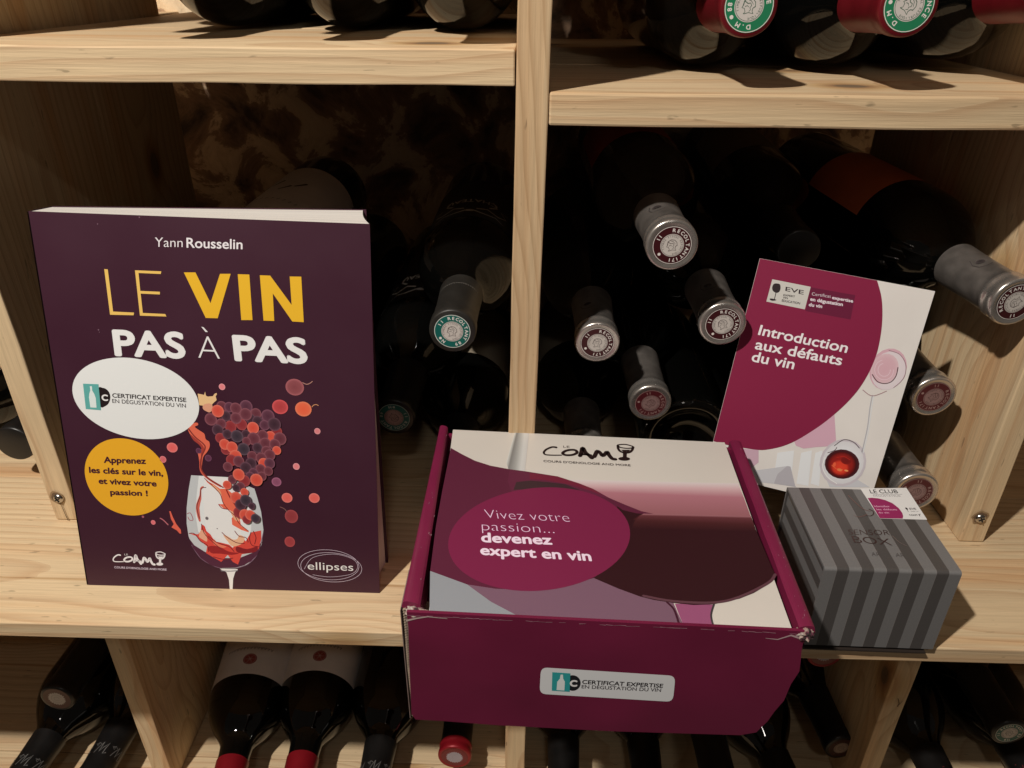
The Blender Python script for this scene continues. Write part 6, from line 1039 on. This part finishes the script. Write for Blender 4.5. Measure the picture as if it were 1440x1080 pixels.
A.rib(1.5, (.55, .42, .40), [(1, 84.5), (6, 86.4), (12, 88), (22, 87.2)], 1.3, .3); A.rib(1.5, (.5, .34, .36), [(204, 84), (196, 87), (190, 83.5), (184, 84)], 1.6, .3)

A.build('worn_edge', PRINT, flap, MFL)
# corrugation seen on the front edge of the left wall
bm = bmesh.new(); y0 = -.1678; prev = None; N = 46
for i in range(N * 2 + 1):
    t = i / (N * 2); z = .002 + t * .085; xb = -.0582 + .0002 * math.sin(t * 9); x = xb + (.0004 if i % 2 else .0019)
    cur = [bm.verts.new((x, y0 + .0016 * (1 - t) * 0, z)), bm.verts.new((x, y0 + .012, z)), bm.verts.new((x + .00035, y0, z)), bm.verts.new((x + .00035, y0 + .012, z))]
    if prev:
        for a, b_ in ((0, 1), (1, 3), (3, 2), (2, 0)): bm.faces.new((prev[a], prev[b_], cur[b_], cur[a]))
    prev = cur
inbox(bm, 'corrugated_edge', KRAFT)
bm = bmesh.new()
for x0, x1 in ((-.0590, -.0586), (-.0558, -.0552)): hexa(bm, box8(x0, x1, y0 - .0001, y0 + .030, .001, .0865))
inbox(bm, 'liner_edge', plain('grey_liner', (.24, .17, .15), .85, bump=.6, bscale=400, var=.3, vscale=150))
# crushed, torn corners
def crushed(cx, cy, cz, sx, sy, sz, seed, lean):
    CR = CRM; out = []
    rnd = random.Random(seed)
    bm = bmesh.new(); bmesh.ops.create_icosphere(bm, subdivisions=3, radius=1)
    for v in bm.verts:
        q = v.co * 2.3 + Vector((seed, 0, 0)); r = 1 + .5 * mnoise.noise(q) + .30 * mnoise.noise(q * 2.2)
        v.co = Vector((v.co.x * r * sx + cx, v.co.y * r * sy + cy, v.co.z * r * sz + cz))
    inbox(bm, 'crushed_corner', CR)
def crush_mat():
    m, nt, b = mat('torn_board_fibres'); N = nt.nodes; L = nt.links; tc = N.new('ShaderNodeTexCoord')
    mp = N.new('ShaderNodeMapping'); mp.inputs['Scale'].default_value = (150, 110, 70); mp.inputs['Rotation'].default_value = (.3, .5, .2); L.new(tc.outputs['Object'], mp.inputs[0])
    n = N.new('ShaderNodeTexNoise'); n.inputs['Scale'].default_value = 1; n.inputs['Detail'].default_value = 4; n.inputs['Distortion'].default_value = 1.4; L.new(mp.outputs[0], n.inputs['Vector'])
    cr = N.new('ShaderNodeValToRGB'); e = cr.color_ramp.elements; e[0].position = .40; e[0].color = (.035, .02, .02, 1); e[1].position = .66; e[1].color = (.50, .44, .40, 1)
    q = e.new(.5); q.color = (.30, .22, .18, 1); q = e.new(.45); q.color = (.16, .03, .07, 1); L.new(n.outputs[0], cr.inputs[0]); L.new(cr.outputs[0], b.inputs['Base Color'])
    bu = N.new('ShaderNodeBump'); bu.inputs['Distance'].default_value = .0012; L.new(n.outputs[0], bu.inputs['Height']); L.new(bu.outputs[0], b.inputs['Normal']); b.inputs['Roughness'].default_value = .9
    return m
CRM = crush_mat()
crushed(-.0505, -.1695, .0872, .0050, .0036, .0024, 3, 0)
crushed(-.0465, -.1712, .0886, .0036, .0018, .0010, 9, 0)
crushed(.1476, -.1768, .0868, .0044, .0034, .0036, 5, 0)

# ------------------------------------------------------------------ booklet
MK = frame(*BKF); s_ = BKS
booklet = empty('booklet', 'burgundy and white leaflet about wine faults standing tilted among the silver caps', 'booklet', MK)
bw, bh = BKW, BKH
bm = bmesh.new(); n = 14; gr = {}
for i in range(n + 1):
    for j in (0, 1):
        for k, zz in enumerate((0, -.0012)):
            gr[i, j, k] = bm.verts.new((bw * i / n, bh * j, zz))
for i in range(n):
    for k in (0, 1): bm.faces.new([gr[a] for a in ((i, 0, k), (i + 1, 0, k), (i + 1, 1, k), (i, 1, k))])
    for j in (0, 1): bm.faces.new([gr[a] for a in ((i, j, 0), (i + 1, j, 0), (i + 1, j, 1), (i, j, 1))])
for i in (0, n): bm.faces.new([gr[a] for a in ((i, 0, 0), (i, 1, 0), (i, 1, 1), (i, 0, 1))])
bmesh_obj('front_page', bm, BOOKLETW, booklet)
for q in range(3):
    bm = bmesh.new(); hexa(bm, box8(.0002, bw - .0006 * (q + 1), .0006 * (q + 1), bh - .0004 * (q + 1), -.0013 - .0006 * (q + 1), -.0013 - .0006 * q - .0001)); bmesh_obj('inner_page', bm, BOOKLETW, booklet)
MS = Matrix.Scale(s_, 4)
for k, items in ART['booklet'].items(): draw(items).build(k, PRINT, booklet, MS)

# ------------------------------------------------------------------ grey striped gift box
gw, gd, gh, ga = .0806, .0809, .0678, -.0121
MG = Matrix.Translation((.1847, -.1076, 0)) @ Matrix.Rotation(ga, 4, 'Z')
gb = empty('gift_box', 'small grey striped cube box with a white club sticker on its lid', 'box', MG)
def striped(name, quads, parent=gb):
    """quads: list of (4 corners, 4 u values)"""
    bm = bmesh.new(); uvl = bm.loops.layers.uv.new('UVMap')
    for cs, us in quads:
        f = bm.faces.new([bm.verts.new(c_) for c_ in cs])
        for l, u_ in zip(f.loops, us): l[uvl].uv = (u_, 0)
    me = bpy.data.meshes.new(name); bm.to_mesh(me); bm.free(); return link(name, me, STRIPE, parent)
SW = gw / 11; t_ = .0016; rr_ = .0042
def us(x): return x / SW
# lid wrap: back, top, rounded front shoulder, front flap, with real thickness
prof = [(gd, .001), (gd, gh - .0008), (gd - .0008, gh)]
prof += [(rr_ * .5, gh)]
for i in range(1, 6): a = i / 5 * math.pi / 2; prof.append((rr_ * .5 - rr_ * .5 * math.sin(a), gh - rr_ * .5 + rr_ * .5 * math.cos(a)))
prof += [(0, .0035)]
inner = [(gd - t_, .001), (gd - t_, gh - t_), (gd - t_ - .0002, gh - t_ - .0001), (rr_ * .5 + .0008, gh - t_)] + [(t_ + .0008 * (1 - i / 5), gh - t_ - .0004 * i) for i in range(1, 6)] + [(t_, .0035)]
Q = []
for (y0_, z0_), (y1_, z1_) in zip(prof, prof[1:]): Q.append(([(0, y0_, z0_), (gw, y0_, z0_), (gw, y1_, z1_), (0, y1_, z1_)], (0, 11, 11, 0)))
for (y0_, z0_), (y1_, z1_) in zip(inner, inner[1:]): Q.append(([(0, y0_, z0_), (0, y1_, z1_), (gw, y1_, z1_), (gw, y0_, z0_)], (1.5, 1.5, 1.5, 1.5)))
for x in (0, gw):
    for (a, b_), (a2, b2) in zip(zip(prof, inner), list(zip(prof, inner))[1:]): Q.append(([(x, *a), (x, *a2), (x, *b2), (x, *b_)], (.9, .9, .9, .9)))
Q.append(([(0, 0, .0035), (gw, 0, .0035), (gw, t_, .0035), (0, t_, .0035)], (1.5,) * 4))
glid = striped('lid', Q)
# tray inside: side walls with stripes running front to back
x0, x1, y0_, y1_, zt = .0012, gw - .0012, t_ + .0004, gd - t_ - .0003, gh - t_ - .0006
Q = [([(x0, y0_, .001), (x0, y0_, zt), (x0, y1_, zt), (x0, y1_, .001)], (us(.001) + .6, us(zt) + .6, us(zt) + .6, us(.001) + .6)),
     ([(x1, y0_, .001), (x1, y1_, .001), (x1, y1_, zt), (x1, y0_, zt)], (us(.001) + .6, us(.001) + .6, us(zt) + .6, us(zt) + .6)),
     ([(x0, y0_, .001), (x1, y0_, .001), (x1, y0_, zt), (x0, y0_, zt)], (1.5,) * 4), ([(x0, y1_, .001), (x0, y1_, zt), (x1, y1_, zt), (x1, y1_, .001)], (1.5,) * 4)]
striped('tray', Q)
bm = bmesh.new(); hexa(bm, box8(-.0004, gw - .004, -.0007, gd + .0004, 0, .0010)); bmesh_obj('base_board', bm, plain('dark_brown_board', (.03, .022, .018), .5), gb)
MGT = Matrix.Translation((0, 0, gh))
for k, items in ART['grey'].items(): draw(items).build(k, FOIL if k == 'foil_lettering' else PRINT, glid, MGT, label='white club sticker with a plum arc' if k == 'club_sticker' else None)
